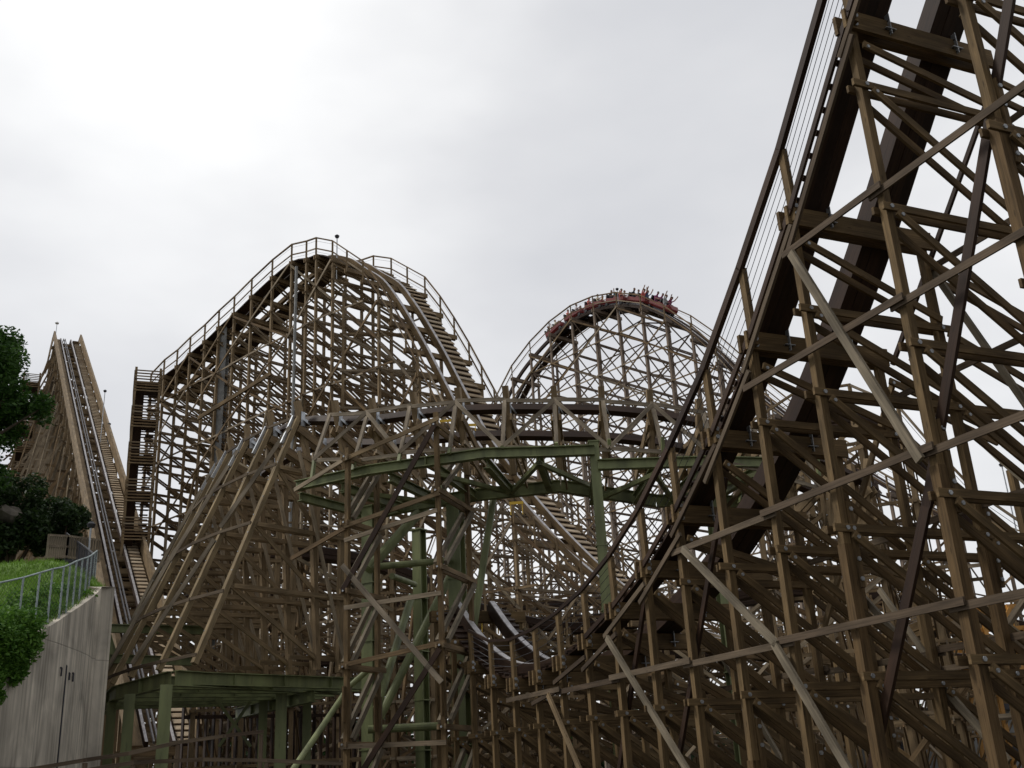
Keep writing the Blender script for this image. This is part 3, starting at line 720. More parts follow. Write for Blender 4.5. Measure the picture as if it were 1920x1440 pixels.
def hill_from_profile(root, P, along_of, width, offs, lv, post=.15, walkside=1, wires=2, treads='flat', right_tops=True,
                      bank=None, xstyle='\\', face_step=3, detail=1, z0=0.0, gauge=1.0, face_diag=True, lean=None, ribbon_every=1, plank=(.045, .12),
                      hand_w=.09, side_post=None, mats=(WOOD, GALV), hr_h=1.15, leftboards=False, drop=1.5, skip=None, ww=.62, acr_of=None, step=.27, fill=.86, rail_mat=None):
    """P: list of near-edge cap points. across points away from the viewer."""
    n = len(P); tang = []; acr = []
    for k in range(n):
        t = ang(along_of(k)); tang.append(t); acr.append(ang(acr_of(k)) if acr_of else (V((t.y, -t.x, 0)) if V((t.y, -t.x, 0)).y > 0 else V((-t.y, t.x, 0))))
        if acr_of: tang[-1] = V((acr[-1].y, -acr[-1].x, 0))
    for k in range(n):
        if skip and skip(k):
            mb = MB()
            for sg in (-1, 1): mb.beam(P[k]-UP*.15-acr[k]*.15+tang[k]*(.1*sg), P[k]-UP*.15+acr[k]*(width+.15)+tang[k]*(.1*sg), .06, .26, UP)
            mb.build('ledger', mats, root); continue
        b = V((P[k].x, P[k].y, 0))
        lvk = [z for z in lv if z < P[k].z-.7]
        of = offs(k) if callable(offs) else offs
        bent(root, b, acr[k], tang[k], P[k].z-.15, of, lvk, z0, post, plank, xstyle, lean(k) if lean else None, (-.15, width+.15), .3, detail, False, mats, drop=drop)
    ctr = [p+a*(width*.5-(walkside*.35))+UP*.0 for p, a in zip(P, acr)]
    ctr = smooth(ctr, 4); sd_, up_ = frames(ctr)
    sgn = -1 if sd_[0].dot(acr[0]) < 0 else 1
    if acr_of: sd_ = [ang(acr_of(i/4))*sgn for i in range(len(ctr))]
    wk = [(sgn*(gauge/2+.25+ww/2)*walkside, ww)]
    if leftboards: wk.append((-sgn*(gauge/2+.5)*walkside, .4))
    track(root, ctr, sd_, up_, gauge=gauge, rh=.28, rw=.22, walk=wk, treads=treads, step=step, fill=fill, rail_mat=rail_mat)
    nb = [p-a*.05 for p, a in zip(P, acr)]; fb = [p+a*(width+.05) for p, a in zip(P, acr)]
    handrail(root, [q-UP*.3 for q in nb], [q+UP*hr_h for q in nb], wires, .5, hand_w, .10)
    if right_rail_ok(right_tops): handrail(root, [q-UP*.3 for q in fb], [q+UP*hr_h for q in fb], wires, .5, hand_w, .10)
    # longitudinals
    of0 = offs(0) if callable(offs) else offs
    for oi, o in enumerate([of0[0]-.12, of0[1]+.12]):
        for zi, z in enumerate(lv):
            if zi % ribbon_every: continue
            run = []
            for k in range(n):
                if P[k].z-.8 > z: run.append(V((P[k].x, P[k].y, z))+acr[k]*(o+(lean(k)(o, z) if lean else 0)))
                else:
                    if len(run) > 1: ribbons(root, run, 2, (.045, .11))
                    run = []
            if len(run) > 1: ribbons(root, run, 2, (.045, .11))
        if face_diag:
            st = lv[1]-lv[0]
            mb1 = MB(); mb2 = MB()
            for k in range(0, n-1):
                top = P[k].z-.3; 
                zz = top - (k % face_step)*0
                if k % face_step == 0:
                    z = top
                    kk = k
                    while kk+face_step < n and z-st*1.6 > z0:
                        q = V((P[kk].x, P[kk].y, z))+acr[kk]*(o-.06); k2 = kk+face_step
                        z2 = z-st*face_step*.55
                        if z > P[kk].z-.1: break
                        if z2 < P[k2].z-.2: mb1.beam(q, V((P[k2].x, P[k2].y, z2))+acr[k2]*(o-.06), face_w_[0], face_w_[1], UP, 0, .2)
                        z = z2; kk = k2
                    z = top; kk = k
                    while kk-face_step >= 0 and z-st*1.6 > z0:
                        q = V((P[kk].x, P[kk].y, z))+acr[kk]*(o-.12); k2 = kk-face_step
                        z2 = z-st*face_step*.55
                        if z > P[kk].z-.1: break
                        if z2 < P[k2].z-.2: mb2.beam(q, V((P[k2].x, P[k2].y, z2))+acr[k2]*(o-.12), face_w_[0], face_w_[1], UP, 0, .2)
                        z = z2; kk = k2
            if mb1.v: mb1.build('face_brace', WOODN if oi == 0 else WOOD, root)
            if mb2.v: mb2.build('face_brace', WOOD, root)
face_w_ = (.05, .13)
def right_rail_ok(x): return bool(x)

def middle_hill():
    root = thing('timber_hill', 'middle timber hill with flat run, rounded crest and plank stairway down its drop', 'roller coaster', 'timber coaster hills')
    tl = zoom(280, 420, 4, [(20, 1125), (120, 1020), (218, 945), (315, 850), (425, 755), (530, 650), (645, 545), (775, 415), (930, 270), (1075, 155), (1185, 130), (1258, 105)])
    tr = [(625, 452), (652, 470), (682, 490), (710, 527), (735, 567), (762, 615), (785, 660), (808, 705), (832, 753), (858, 795), (890, 838), (925, 882), (962, 925), (1002, 968), (1045, 1010), (1090, 1048), (1135, 1082), (1180, 1110)]
    c0 = atD(594, 446, 57); pts = []; hd = []
    H1, H2 = 133, 126
    n1 = ang(H1-90); n2 = ang(H2-90)
    for q in tl: pts.append(onplane(*q, n1, n1.dot(c0))); hd.append(H1)
    for q in tr: pts.append(onplane(*q, n2, n2.dot(c0))); hd.append(H2)
    for k in range(1, 9):
        l = pts[-1]; t = ang(H2); pts.append(l+t*1.5+UP*(-.9+.16*k)); hd.append(H2)
    pts = [p-UP*1.15 for p in pts]
    lv = [1.2+2.2*k for k in range(16)]
    def offs(k):
        h = pts[k].z
        o = [0, 4.0]
        if h > 12 and k < 12: o += [7.2]
        return o
    def lean(k):
        return lambda o, z: (max(0, (pts[k].z-z))*0.0) if o < 5 else 0
    hill_from_profile(root, pts, lambda k: hd[k], 4.0, offs, lv, gauge=1.1, ww=1.05, step=.42, fill=.70, rail_mat=WOODN, acr_of=lambda k: interp(k, [0, 8, 14, 26, 40], [43, 43, 54, 50, 40]), walkside=1, face_step=3, xstyle='\\', leftboards=False, ribbon_every=2, skip=lambda k: k >= 12 and k % 3 != 0)
    # broad dark decking under the flat run
    mb = MB(); q = smooth([p+ (V((math.cos(rad(H1)), -math.sin(rad(H1)), 0))*-1)*1.0 for p in pts[:13]], 3)
    sd_, up_ = frames(q); aw = V((-math.cos(rad(H1)), math.sin(rad(H1)), 0))
    for o in (-.6, .15, 1.9): mb.sweep([p+aw*o*1.0+UP*.02 for p in q], sd_, up_, .7, .07)
    mb.build('decking', WOODD, root)
    # raking outer legs on the viewer's side, and the transverse frame right of the crest
    mb = MB()
    for k in range(4, len(pts)-12, 2):
        p = pts[k]; t = ang(hd[k]); a = V((t.y, -t.x, 0)); a = a if a.y > 0 else -a
        if p.z > 15: mb.beam(p-UP*9-a*.1, V((p.x, p.y, 0))-a*(p.z*.12), .13, .13, UP)
    mb.build('raking_leg', WOODN, root)
    mb = MB(); mb.beam(atD(372, 784, 66.5), atD(508, 700, 60.5), .12, .26); mb.build('face_brace', WOODN, root)
    a = ang(81); t = ang(171)
    b0 = atD(643, 620, 53.5)
    for dy in (1.0,):
        base = V((b0.x, b0.y, 0))+t*(-dy)
        bent(root, base, a, t, 28.6-dy*.2, [0, 3.9], [1.2+2.2*k+.3 for k in range(12)], 0, .15, (.045, .12), '\\', None, None, .3, 1, False)
    # grey steel mast inside the trestle
    P0 = atD(414, 740, 66.5); mb = MB(); mb.ibeam(V((P0.x, P0.y, 0)), V((P0.x, P0.y, 31)), .75, .6, .04); mb.build('steel_mast', MAST, root)
middle_hill()

def far_hill():
    root = thing('timber_hill', 'farthest round-topped timber hill that the red train is crossing', 'roller coaster', 'timber coaster hills')
    tz = zoom(920, 520, 4, [(45, 885), (160, 660), (295, 480), (440, 330), (600, 210), (765, 140), (940, 110), (1120, 130), (1300, 210), (1500, 350), (1690, 520), (1850, 700)])
    H = 138; c0 = atD(1155, 548, 80); n = ang(H-90)
    pts = [onplane(*q, n, n.dot(c0)) for q in tz]
    dz = pts[0]-pts[1]
    pre = []; l = pts[0]
    for k in range(6): l = l-ang(H)*2.3-UP*(2.0+.3*k); pre.append(l)
    pts = pre[::-1]+pts
    l = pts[-1]
    for k in range(12): l = l+ang(H)*2.5-UP*max(.2, (2.9-.22*k)); pts.append(l)
    pts = [p-UP*1.2 for p in pts]
    full = pts
    hill_from_profile(root, pts, lambda k: H, 3.2, lambda k: [0, 3.2]+([6.4] if pts[k].z > 14 else []), [1.0+2.9*k for k in range(14)], post=.17, walkside=1, xstyle='x', face_step=2, plank=(.05, .11), hand_w=.11, mats=(WOODF, GALV), treads='flat', ribbon_every=1)
    return pts, H
farpts, FH = far_hill()

# ================================================================== D: big lift hill at the far left
def lift_hill():
    root = thing('timber_hill', 'tall steep timber hill at far left with three silver tracks down its face', 'roller coaster', 'timber coaster hills')
    A = atD(128, 640, 128); B = atD(312, 1400, 50)
    n = 46; P = []
    t = V((B.x-A.x, B.y-A.y, 0)).normalized(); acr = V((-t.y, t.x, 0))
    if acr.x < 0: acr = -acr
    wd = 2.9
    for k in range(n+1):
        c = A.lerp(B, k/n); P.append(c-acr*(wd/2))
    # crest and the side behind it
    top = P[0]; back = []
    for k in range(1, 12):
        q = top-t*(2.0*k)-UP*(.10*k*k if k < 6 else (.10*25+1.3*(k-5))); back.append(q)
    P = back[::-1]+P
    nb = len(back)
    for k, p in enumerate(P):
        b = V((p.x, p.y, 0)); h = p.z
        base_sp = lambda o, z, h=h: 0
        lv = [1.5+2.4*j for j in range(30) if 1.5+2.4*j < h-1]
        offs = [0, wd]
        def ln(o, z, h=h):
            if o < -.5: return 0
            return 0
        if k % 2 == 0 or h < 25:
            bent(root, b, acr, t, h-.2, [0, wd], lv, 0, .2, (.06, .15), '\\', None, (-.2, wd+.2), .35, 1, False)
        # battered legs fanning out from the left shoulder
        if h > 10 and k < nb+34 and (k % 2 == 0):
            br_ = part('side_fan', root); mb = MB(); spread = (.06, .12, .19, .265)
            mc = MB()
            for s_ in spread:
                mb.beam(p-UP*(1.5+10*s_), b-acr*(h*s_), .22, .22, UP)
            mb.build('raking_leg', WOOD, br_)
            for j, z in enumerate(lv):
                e_ = (h-z)*.265*(1 if z < h*.9 else .5)
                mc.beam(V((p.x, p.y, z)), V((p.x, p.y, z))-acr*e_, .07, .2, UP)
                if j % 2: mc.beam(V((p.x, p.y, z))-acr*(e_*.5), V((p.x, p.y, max(0, z-3)))-acr*((h-z)*.265+.8), .07, .18, UP)
            mc.build('chord_set', WOOD, br_)
    # track: two rails, chain trough between, right-hand stairway, solid side kerbs
    ctr = [p+acr*(wd*.40) for p in P]; ctr = smooth(ctr[nb-4:], 1); sd_, up_ = frames(ctr)
    sg = 1 if sd_[5].dot(acr) > 0 else -1
    track(root, ctr, sd_, up_, gauge=1.15, rh=.26, rw=.17, walk=[(sg*1.12, .66)], treads='flat', step=.55)
    mb = MB()
    for o in (-.26*sg, -.08*sg): mb.sweep([c+s*o+u*.22 for c, s, u in zip(ctr, sd_, up_)], sd_, up_, .07, .12)
    mb.build('chain_trough', DULL, root)
    mb = MB(); mb.sweep([c-s*(sg*.95)+u*.06 for c, s, u in zip(ctr, sd_, up_)], sd_, up_, .5, .08); mb.build('side_board', WOOD, root)
    for o, h_ in ((-sg*1.35, .95), (sg*1.62, .95)):
        mb = MB(); mb.sweep([c+s*o+u*(h_*.5) for c, s, u in zip(ctr, sd_, up_)], sd_, up_, .08, h_*.9); mb.sweep([c+s*o+u*(h_+.05) for c, s, u in zip(ctr, sd_, up_)], sd_, up_, .16, .09)
        mb.build('side_fence', WOOD, root)
    # long raking ribbons on the left flank
    mb = MB()
    for q in range(7):
        s0, s1 = nb+q*4, nb+q*4+14
        if s1 < len(P):
            mb.beam(P[s0]-UP*2-acr*.4, V((P[s1].x, P[s1].y, P[s1].z*.35))-acr*(P[s1].z*.2), .08, .22, UP)
    mb.build('ribbon', WOODN, root)
    return A, acr, t
LA, Lacr, Lt = lift_hill()

# ------------------------------------------------------------------ slatted service towers
def slat_tower(x0, x1, ytop, D, label, ztop_extra=0, deep=2.6):
    pm = atD((x0+x1)/2, ytop, D); zt = pm.z; a = atD(x0, ytop, D); c = atD(x1, ytop, D)
    root = thing('stair_tower', label, 'stair tower', None, (pm.x, pm.y, 0)); 
    r = V((c.x-a.x, c.y-a.y, 0)); wd = r.length; r.normalize(); dp = V((-r.y, r.x, 0)); b0 = V((a.x, a.y, 0))
    off = -V((pm.x, pm.y, 0))
    def Q(i, j, z): return b0+off+r*(wd*i)+dp*(deep*j)+UP*z
    for i in (0, 1):
        for j in (0, 1):
            mb = MB(); mb.beam(Q(i, j, 0), Q(i, j, zt), .16, .16, r); mb.build('post', WOOD, root)
    st = 2.5; z = zt-1.1; k = 0
    while z > 1:
        f = part('landing', root); mb = MB()
        mb.box(Q(.5, 0, z-.05), Q(.5, 1, z-.05), r, UP, wd, .1); mb.build('deck', WOODD, f)
        mb = MB()
        for sl in range(8):
            zz = z-.55+sl*.2
            mb.beam(Q(-.03, 0, zz)-dp*.1, Q(1.03, 0, zz)-dp*.1, .03, .09, UP); mb.beam(Q(-.03, 1, zz)+dp*.1, Q(1.03, 1, zz)+dp*.1, .03, .09, UP)
            mb.beam(Q(0, 0, zz)-r*.1, Q(0, 1, zz)-r*.1, .03, .09, UP); mb.beam(Q(1, 0, zz)+r*.1, Q(1, 1, zz)+r*.1, .03, .09, UP)
        mb.build('slat_rail', WOOD, f)
        mb = MB(); mb.beam(Q(.2, .1+.1*(k % 2), z), Q(.2, .9, z-st), .6, .08, UP)
        for q in range(9): mb.box(Q(.55, .1+.09*q, z-st*q/9-.1), Q(.9, .1+.09*q, z-st*q/9-.1), dp, UP, .24, .05)
        mb.build('stair_flight', WOODD, f)
        z -= st; k += 1
    return root
slat_tower(256, 302, 690, 69, 'slender slatted timber stair tower at the left end of the middle hill', 0, 2.2)
slat_tower(46, 76, 698, 118, 'small slatted timber tower half hidden behind the big left-hand hill', 0, 4)

# ================================================================== low background trestles on the right
def low_trestle(label, pxs, H, D0, width, lv_step, mats=(WOOD, GALV), hr=True):
    root = thing('timber_trestle', label, 'roller coaster', 'low timber trestles behind the hills')
    c0 = atD(*pxs[0], D0); n = ang(H-90)
    raw = [onplane(*q, n, n.dot(c0)) for q in pxs]
    pts = []
    sm = smooth(raw, 8); acc = 0; pts = [sm[0]]
    for a, b in zip(sm, sm[1:]):
        acc += (b-a).length
        if acc > 1.7: pts.append(b); acc = 0
    pts = [p-UP*1.1 for p in pts]
    hill_from_profile(root, pts, lambda k: H, width, [0, width, width*2], [.8+lv_step*k for k in range(int(max(p.z for p in pts)/lv_step)+1)], post=.16, mats=mats, face_step=2, treads='flat')
    return pts
low_trestle('low timber trestle crossing behind the near hill at far right', [(1400, 800), (1480, 745), (1560, 728), (1650, 735), (1740, 830), (1830, 925), (1960, 1010), (2080, 1060)], 112, 34, 2.6, 2.1)
low_trestle('long low trestle dipping behind the valley of the near hill', [(840, 1075), (950, 1110), (1060, 1130), (1180, 1120), (1300, 1090), (1420, 1060), (1540, 1060), (1700, 1080), (1850, 1100)], 95, 47, 2.6, 2.1)
low_trestle('dark low trestle deep inside the structure at lower left', [(380, 1010), (480, 985), (600, 985), (720, 1010), (820, 1050)], 84, 44, 2.6, 2.1)

low_trestle('deep background trestle between the middle hill and the train hill', [(330, 1090), (480, 1075), (640, 1090), (820, 1105), (1000, 1100), (1180, 1085)], 84, 66, 3.0, 2.1)
low_trestle('far background trestle low behind the right half of the structure', [(1000, 1130), (1200, 1115), (1400, 1090), (1600, 1080), (1800, 1110), (1990, 1150)], 97, 62, 3.0, 2.1)
low_trestle('lowest background trestle spanning the lower middle of the view', [(560, 1200), (760, 1190), (960, 1205), (1160, 1190), (1360, 1180), (1560, 1200), (1760, 1190), (1940, 1200)], 90, 54, 3.0, 1.9)
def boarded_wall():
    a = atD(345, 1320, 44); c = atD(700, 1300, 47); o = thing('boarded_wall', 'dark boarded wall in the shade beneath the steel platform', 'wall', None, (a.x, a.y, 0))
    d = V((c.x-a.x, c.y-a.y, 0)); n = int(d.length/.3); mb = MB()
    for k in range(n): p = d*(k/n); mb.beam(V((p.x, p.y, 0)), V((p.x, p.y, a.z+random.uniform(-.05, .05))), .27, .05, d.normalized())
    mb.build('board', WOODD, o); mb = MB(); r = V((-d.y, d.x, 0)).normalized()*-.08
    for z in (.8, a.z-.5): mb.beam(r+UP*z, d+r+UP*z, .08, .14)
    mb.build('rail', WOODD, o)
boarded_wall()

# ================================================================== train with riders
def near_edge_at(s):
    """point on the far hill's near cap line at arc distance s before its crest; returns point, tangent"""
    acc = 0
    return None
def make_person_mesh(k):
    """seated rider with raised arms, one skinned body"""
    me = bpy.data.meshes.new('person'); h = [(0, 0, 0), (0, .02, .25), (0, .02, .48), (0, .03, .60), (0, .04, .70), (0, .04, .80)]
    vs = list(h); es = [(0, 1), (1, 2), (2, 3), (3, 4), (4, 5)]; rr = [.17, .17, .16, .06, .095, .085]
    up = k % 4
    for sx in (-1, 1):
        i = len(vs)
        vs += [(sx*.17, .02, .50)]; rr += [.065]; es.append((2, i))
        if up == 0 or (up == 1 and sx > 0): arm = [(sx*.24, .08, .72), (sx*.22, .12, .98), (sx*.22, .13, 1.07)]
        elif up == 2: arm = [(sx*.26, .16, .66), (sx*.33, .2, .88), (sx*.35, .2, .97)]
        else: arm = [(sx*.22, .14, .30), (sx*.14, .36, .36), (sx*.12, .42, .38)]
        for q, a in enumerate(arm): vs.append(a); rr.append((.05, .038, .042)[q]); es.append((i+q, i+q+1))
        j = len(vs); vs += [(sx*.1, .38, .04), (sx*.1, .42, -.32)]; rr += [.085, .06]; es += [(0, j), (j, j+1)]
    me.from_pydata(vs, es, [])
    return me, rr
def train():
    path = [p for p in farpts]; a = None
    t = ang(FH); acr = V((t.y, -t.x, 0)); acr = acr if acr.y > 0 else -acr
    ctr = [p+acr*(1.6-.35) for p in path]; sm = smooth(ctr, 8); L_ = [0]
    for p, q in zip(sm, sm[1:]): L_.append(L_[-1]+(q-p).length)
    # front of the train: image x about 1252
    n = ang(FH-90); c0 = atD(1155, 548, 80)
    fp = onplane(1248, 582, n, n.dot(c0)+1.2); kf = min(range(len(sm)), key=lambda i: (V((sm[i].x, sm[i].y, 0))-V((fp.x, fp.y, 0))).length)
    s0 = L_[kf]
    def at(s):
        for i in range(len(L_)-1):
            if L_[i+1] >= s: return sm[i].lerp(sm[i+1], (s-L_[i])/(L_[i+1]-L_[i])), (sm[i+1]-sm[i]).normalized()
        return sm[-1], (sm[-1]-sm[-2]).normalized()
    root = thing('coaster_train', 'red roller coaster train full of riders going over the far crest', 'roller coaster train')
    shirts = [(.5, .5, .5), (.6, .12, .1), (.08, .1, .2), (.7, .65, .5), (.1, .25, .3), (.55, .3, .08), (.03, .03, .035), (.7, .7, .72), (.35, .08, .2)]
    SH = [paint('shirt_cloth', c, .8) for c in shirts]; SK = paint('skin', (.42, .24, .16), .6, 0, .05); HR = [paint('black_hair', (.015, .012, .01), .6), paint('brown_hair', (.05, .025, .015), .6)]
    ords = ['first', 'second', 'third', 'fourth', 'fifth', 'sixth', 'seventh', 'eighth', 'ninth', 'tenth', 'eleventh', 'twelfth', 'thirteenth', 'fourteenth', 'fifteenth', 'sixteenth', 'seventeenth', 'eighteenth']
    meshes = []
    CL = 2.45; row = 0; rng = random.Random(3)
    for c in range(6):
        s = s0-.9-c*CL; p, tg = at(s); sd = V((tg.y, -tg.x, 0)).normalized(); up = sd.cross(tg).normalized()
        M = Matrix((sd, tg, up)).transposed().to_4x4(); M.translation = p+up*.42
        car = bpy.data.objects.new('car', None); C.objects.link(car); car.parent = root; car.matrix_world = M
        # body tub: lofted hull
        mb = MB(); secs = [(-1.12, .50, .40), (-1.02, .60, .52), (-.2, .62, .42), (.0, .62, .56), (.8, .62, .40), (1.02, .58, .5), (1.14, .44, .38)]
        if c == 0: secs[-2:] = [(1.15, .52, .62), (1.5, .34, .36)]
        i0 = 0
        for (y, hw, hh) in secs:
            mb.v += [(-hw*.8, y, .02), (-hw, y, .18), (-hw, y, hh), (hw, y, hh), (hw, y, .18), (hw*.8, y, .02)]
        for q in range(len(secs)-1):
            for r_ in range(6):
                if r_ == 2 and q in (1, 4): continue
                a0 = q*6+r_; a1 = q*6+(r_+1) % 6; mb.f.append((a0, a1, a1+6, a0+6)); mb.uv += [(0, 0)]*4; mb.m.append(0)
        mb.f.append((0, 5, 4, 3, 2, 1)); mb.uv += [(0, 0)]*6; mb.m.append(0); e0 = (len(secs)-1)*6
        mb.f.append(tuple(e0+r_ for r_ in range(6))); mb.uv += [(0, 0)]*6; mb.m.append(0)
        o = mb.build('body', RED, car)
        mb = MB(); mb.box(V((0, -1.05, -.06)), V((0, 1.05, -.06)), V((1, 0, 0)), UP, .9, .14); o = mb.build('chassis', DARKM, car)
        for y in (-.85, .85):
            for sx in (-1, 1):
                mb = MB(); mb.tube((sx*.52, y, -.08), (sx*.64, y, -.08), .15, 12); mb.build('wheel', BLACK, car)
        for ri, y in enumerate((.42, -.68)):
            mb = MB()
            mb.box(V((-.55, y-.34, .55)), V((.55, y-.34, .55)), V((0, 1, 0)), UP, .12, .62); mb.box(V((-.55, y-.05, .30)), V((.55, y-.05, .30)), V((0, 1, 0)), UP, .45, .12)
            mb.build('seat', BLACK, car)
            mb = MB(); mb.tube((-.5, y+.18, .62), (.5, y+.18, .62), .03, 8); mb.tube((-.5, y+.18, .62), (-.5, y+.3, .2), .025, 6); mb.tube((.5, y+.18, .62), (.5, y+.3, .2), .025, 6); mb.build('lap_bar', DARKM, car)
            for sx in (-1, 1):
                kk = rng.choice((0, 1, 1, 2, 3, 3, 3, 3, 3)) if c < 3 else rng.choice((1, 3, 3, 3, 3)); me, rr = make_person_mesh(kk)
                pm = bpy.data.objects.new('person', me); C.objects.link(pm)
                me.materials.append(rng.choice(SH)); 
                md = pm.modifiers.new('skin', 'SKIN')
                for q, r_ in enumerate(rr): me.skin_vertices[0].data[q].radius = (r_, r_*.85)
                me.skin_vertices[0].data[0].use_root = True
                sb = pm.modifiers.new('sub', 'SUBSURF'); sb.levels = 1; sb.render_levels = 1
                pm.matrix_world = M @ Matrix.Translation((sx*.27, y-.12, .36)) @ Matrix.Rotation(rng.uniform(-.1, .1), 4, 'X')
                pose = {0: 'both arms raised', 1: 'one arm raised', 2: 'arms thrown up wide', 3: 'hands on the lap bar'}[kk]
                tag(pm, 'rider in the %s row of the red train, %s seat, %s' % (ords[row], 'near' if sx > 0 else 'far', pose), 'person', 'riders on the red train')
                mh = MB(); hz = V((0, .045, .79))
                for q in range(5):   # head
                    pass
                def ball(mb_, c_, rx, ry, rz, nseg=10, nr=6, mi=0, zmin=-1):
                    i = len(mb_.v)
                    for a_ in range(nr+1):
                        ph = math.pi*a_/nr
                        for b_ in range(nseg):
                            th_ = 2*math.pi*b_/nseg; mb_.v.append((c_[0]+rx*math.sin(ph)*math.cos(th_), c_[1]+ry*math.sin(ph)*math.sin(th_), c_[2]+rz*max(zmin, math.cos(ph))))
                    for a_ in range(nr):
                        for b_ in range(nseg):
                            b2 = (b_+1) % nseg; mb_.f.append((i+a_*nseg+b_, i+(a_+1)*nseg+b_, i+(a_+1)*nseg+b2, i+a_*nseg+b2)); mb_.uv += [(0, 0)]*4; mb_.m.append(mi)
                ball(mh, (0, .055, .80), .085, .10, .12); ball(mh, (0, .155, .79), .016, .02, .022, 6, 4)
                ball(mh, (-.035, .142, .82), .012, .012, .010, 6, 4, 1); ball(mh, (.035, .142, .82), .012, .012, .010, 6, 4, 1); ball(mh, (0, .146, .745), .03, .012, .008, 6, 4, 1)
                for sx2 in (-1, 1): ball(mh, (sx2*.087, .05, .80), .012, .022, .03, 6, 4)
                mh.build('head', [SK, HR[0]], pm)
                mr = MB(); ball(mr, (0, .03, .835), .098, .108, .105, 10, 6, 0, -.35 if kk else -1.1); mr.build('hair', rng.choice(HR), pm)
                # bare hands and forearms
                mf = MB()
                for s2 in (-1, 1):
                    if kk == 0 or (kk == 1 and s2 > 0): hnd, dr, e1 = V((s2*.22, .13, 1.07)), V((0, .1, 1)), V((s2*.24, .08, .74))
                    elif kk == 2: hnd, dr, e1 = V((s2*.35, .2, .97)), V((s2*.1, .05, 1)), V((s2*.26, .16, .68))
                    else: hnd, dr, e1 = V((s2*.12, .42, .38)), V((0, 1, -.1)), V((s2*.22, .14, .32))
                    dr.normalize(); mf.tube(e1, hnd, .054, 8, 0, .043)
                    ax = dr.cross(V((0, 1, .2))).normalized()
                    mf.box(hnd, hnd+dr*.09, ax, dr.cross(ax), .08, .04)
                    for fk in range(4): mf.tube(hnd+dr*.085+ax*(-.03+.02*fk), hnd+dr*(.15+.02*(fk in (1, 2)))+ax*(-.036+.024*fk), .0095, 5)
                    mf.tube(hnd+dr*.03-ax*.04*s2, hnd+dr*.09-ax*.085*s2, .011, 5)
                mf.build('forearm_and_hand', SK, pm)
            row += 1
train()

# ================================================================== lamps on the crests
def lamp(x, y, D, h, label, white=False):
    P = atD(x, y, D); o = thing('lamp_post', label, 'lamp post', 'small lamps above the track', (P.x, P.y, P.z-h))
    mb = MB(); mb.tube((0, 0, 0), (0, 0, h-.1), .035, 8); mb.build('pole', GALV, o)
    mb = MB(); r = .15 if D < 100 else .25
    mb.tube((0, 0, h-.1), (0, 0, h+.02), r*.7, 12, 0, r); mb.tube((0, 0, h+.02), (0, 0, h+r*.7), r, 12, 0, r*.35); mb.build('lamp_head', WHITE if white else DARKM, o)
lamp(171, 984, 37.5, 2.0, 'short brown lamp standing by the timber picket fence')
lamp(632, 443, 56.5, 3.0, 'small dark lamp on a pole above the crest of the middle hill')
lamp(1157, 542, 80, 2.4, 'tiny dark lamp above the crest of the train hill')
lamp(107, 606, 129, 2.2, 'white lamp at the very peak of the tall left-hand hill', True)
lamp(1878, 871, 60, 7.5, 'dark lamp on a tall pole at far right behind the trestle')
lamp(197, 733, 90, 7.0, 'dark lamp on a thin pole between the left hill and the stair tower')
lamp(205, 795, 92, 7.0, 'lower small lamp on a thin pole beside the left hill stairway')

# grey down-pipe inside the middle hill
mb = MB(); P = atD(556, 500, 57.5); mb.tube((0, 0, 0), (0, 0, P.z), .09, 10)
o = mb.build('steel_pole', MAST); o.location = (P.x, P.y, 0); tag(o, 'thin pale steel pole standing under the crest of the middle hill', 'pole')

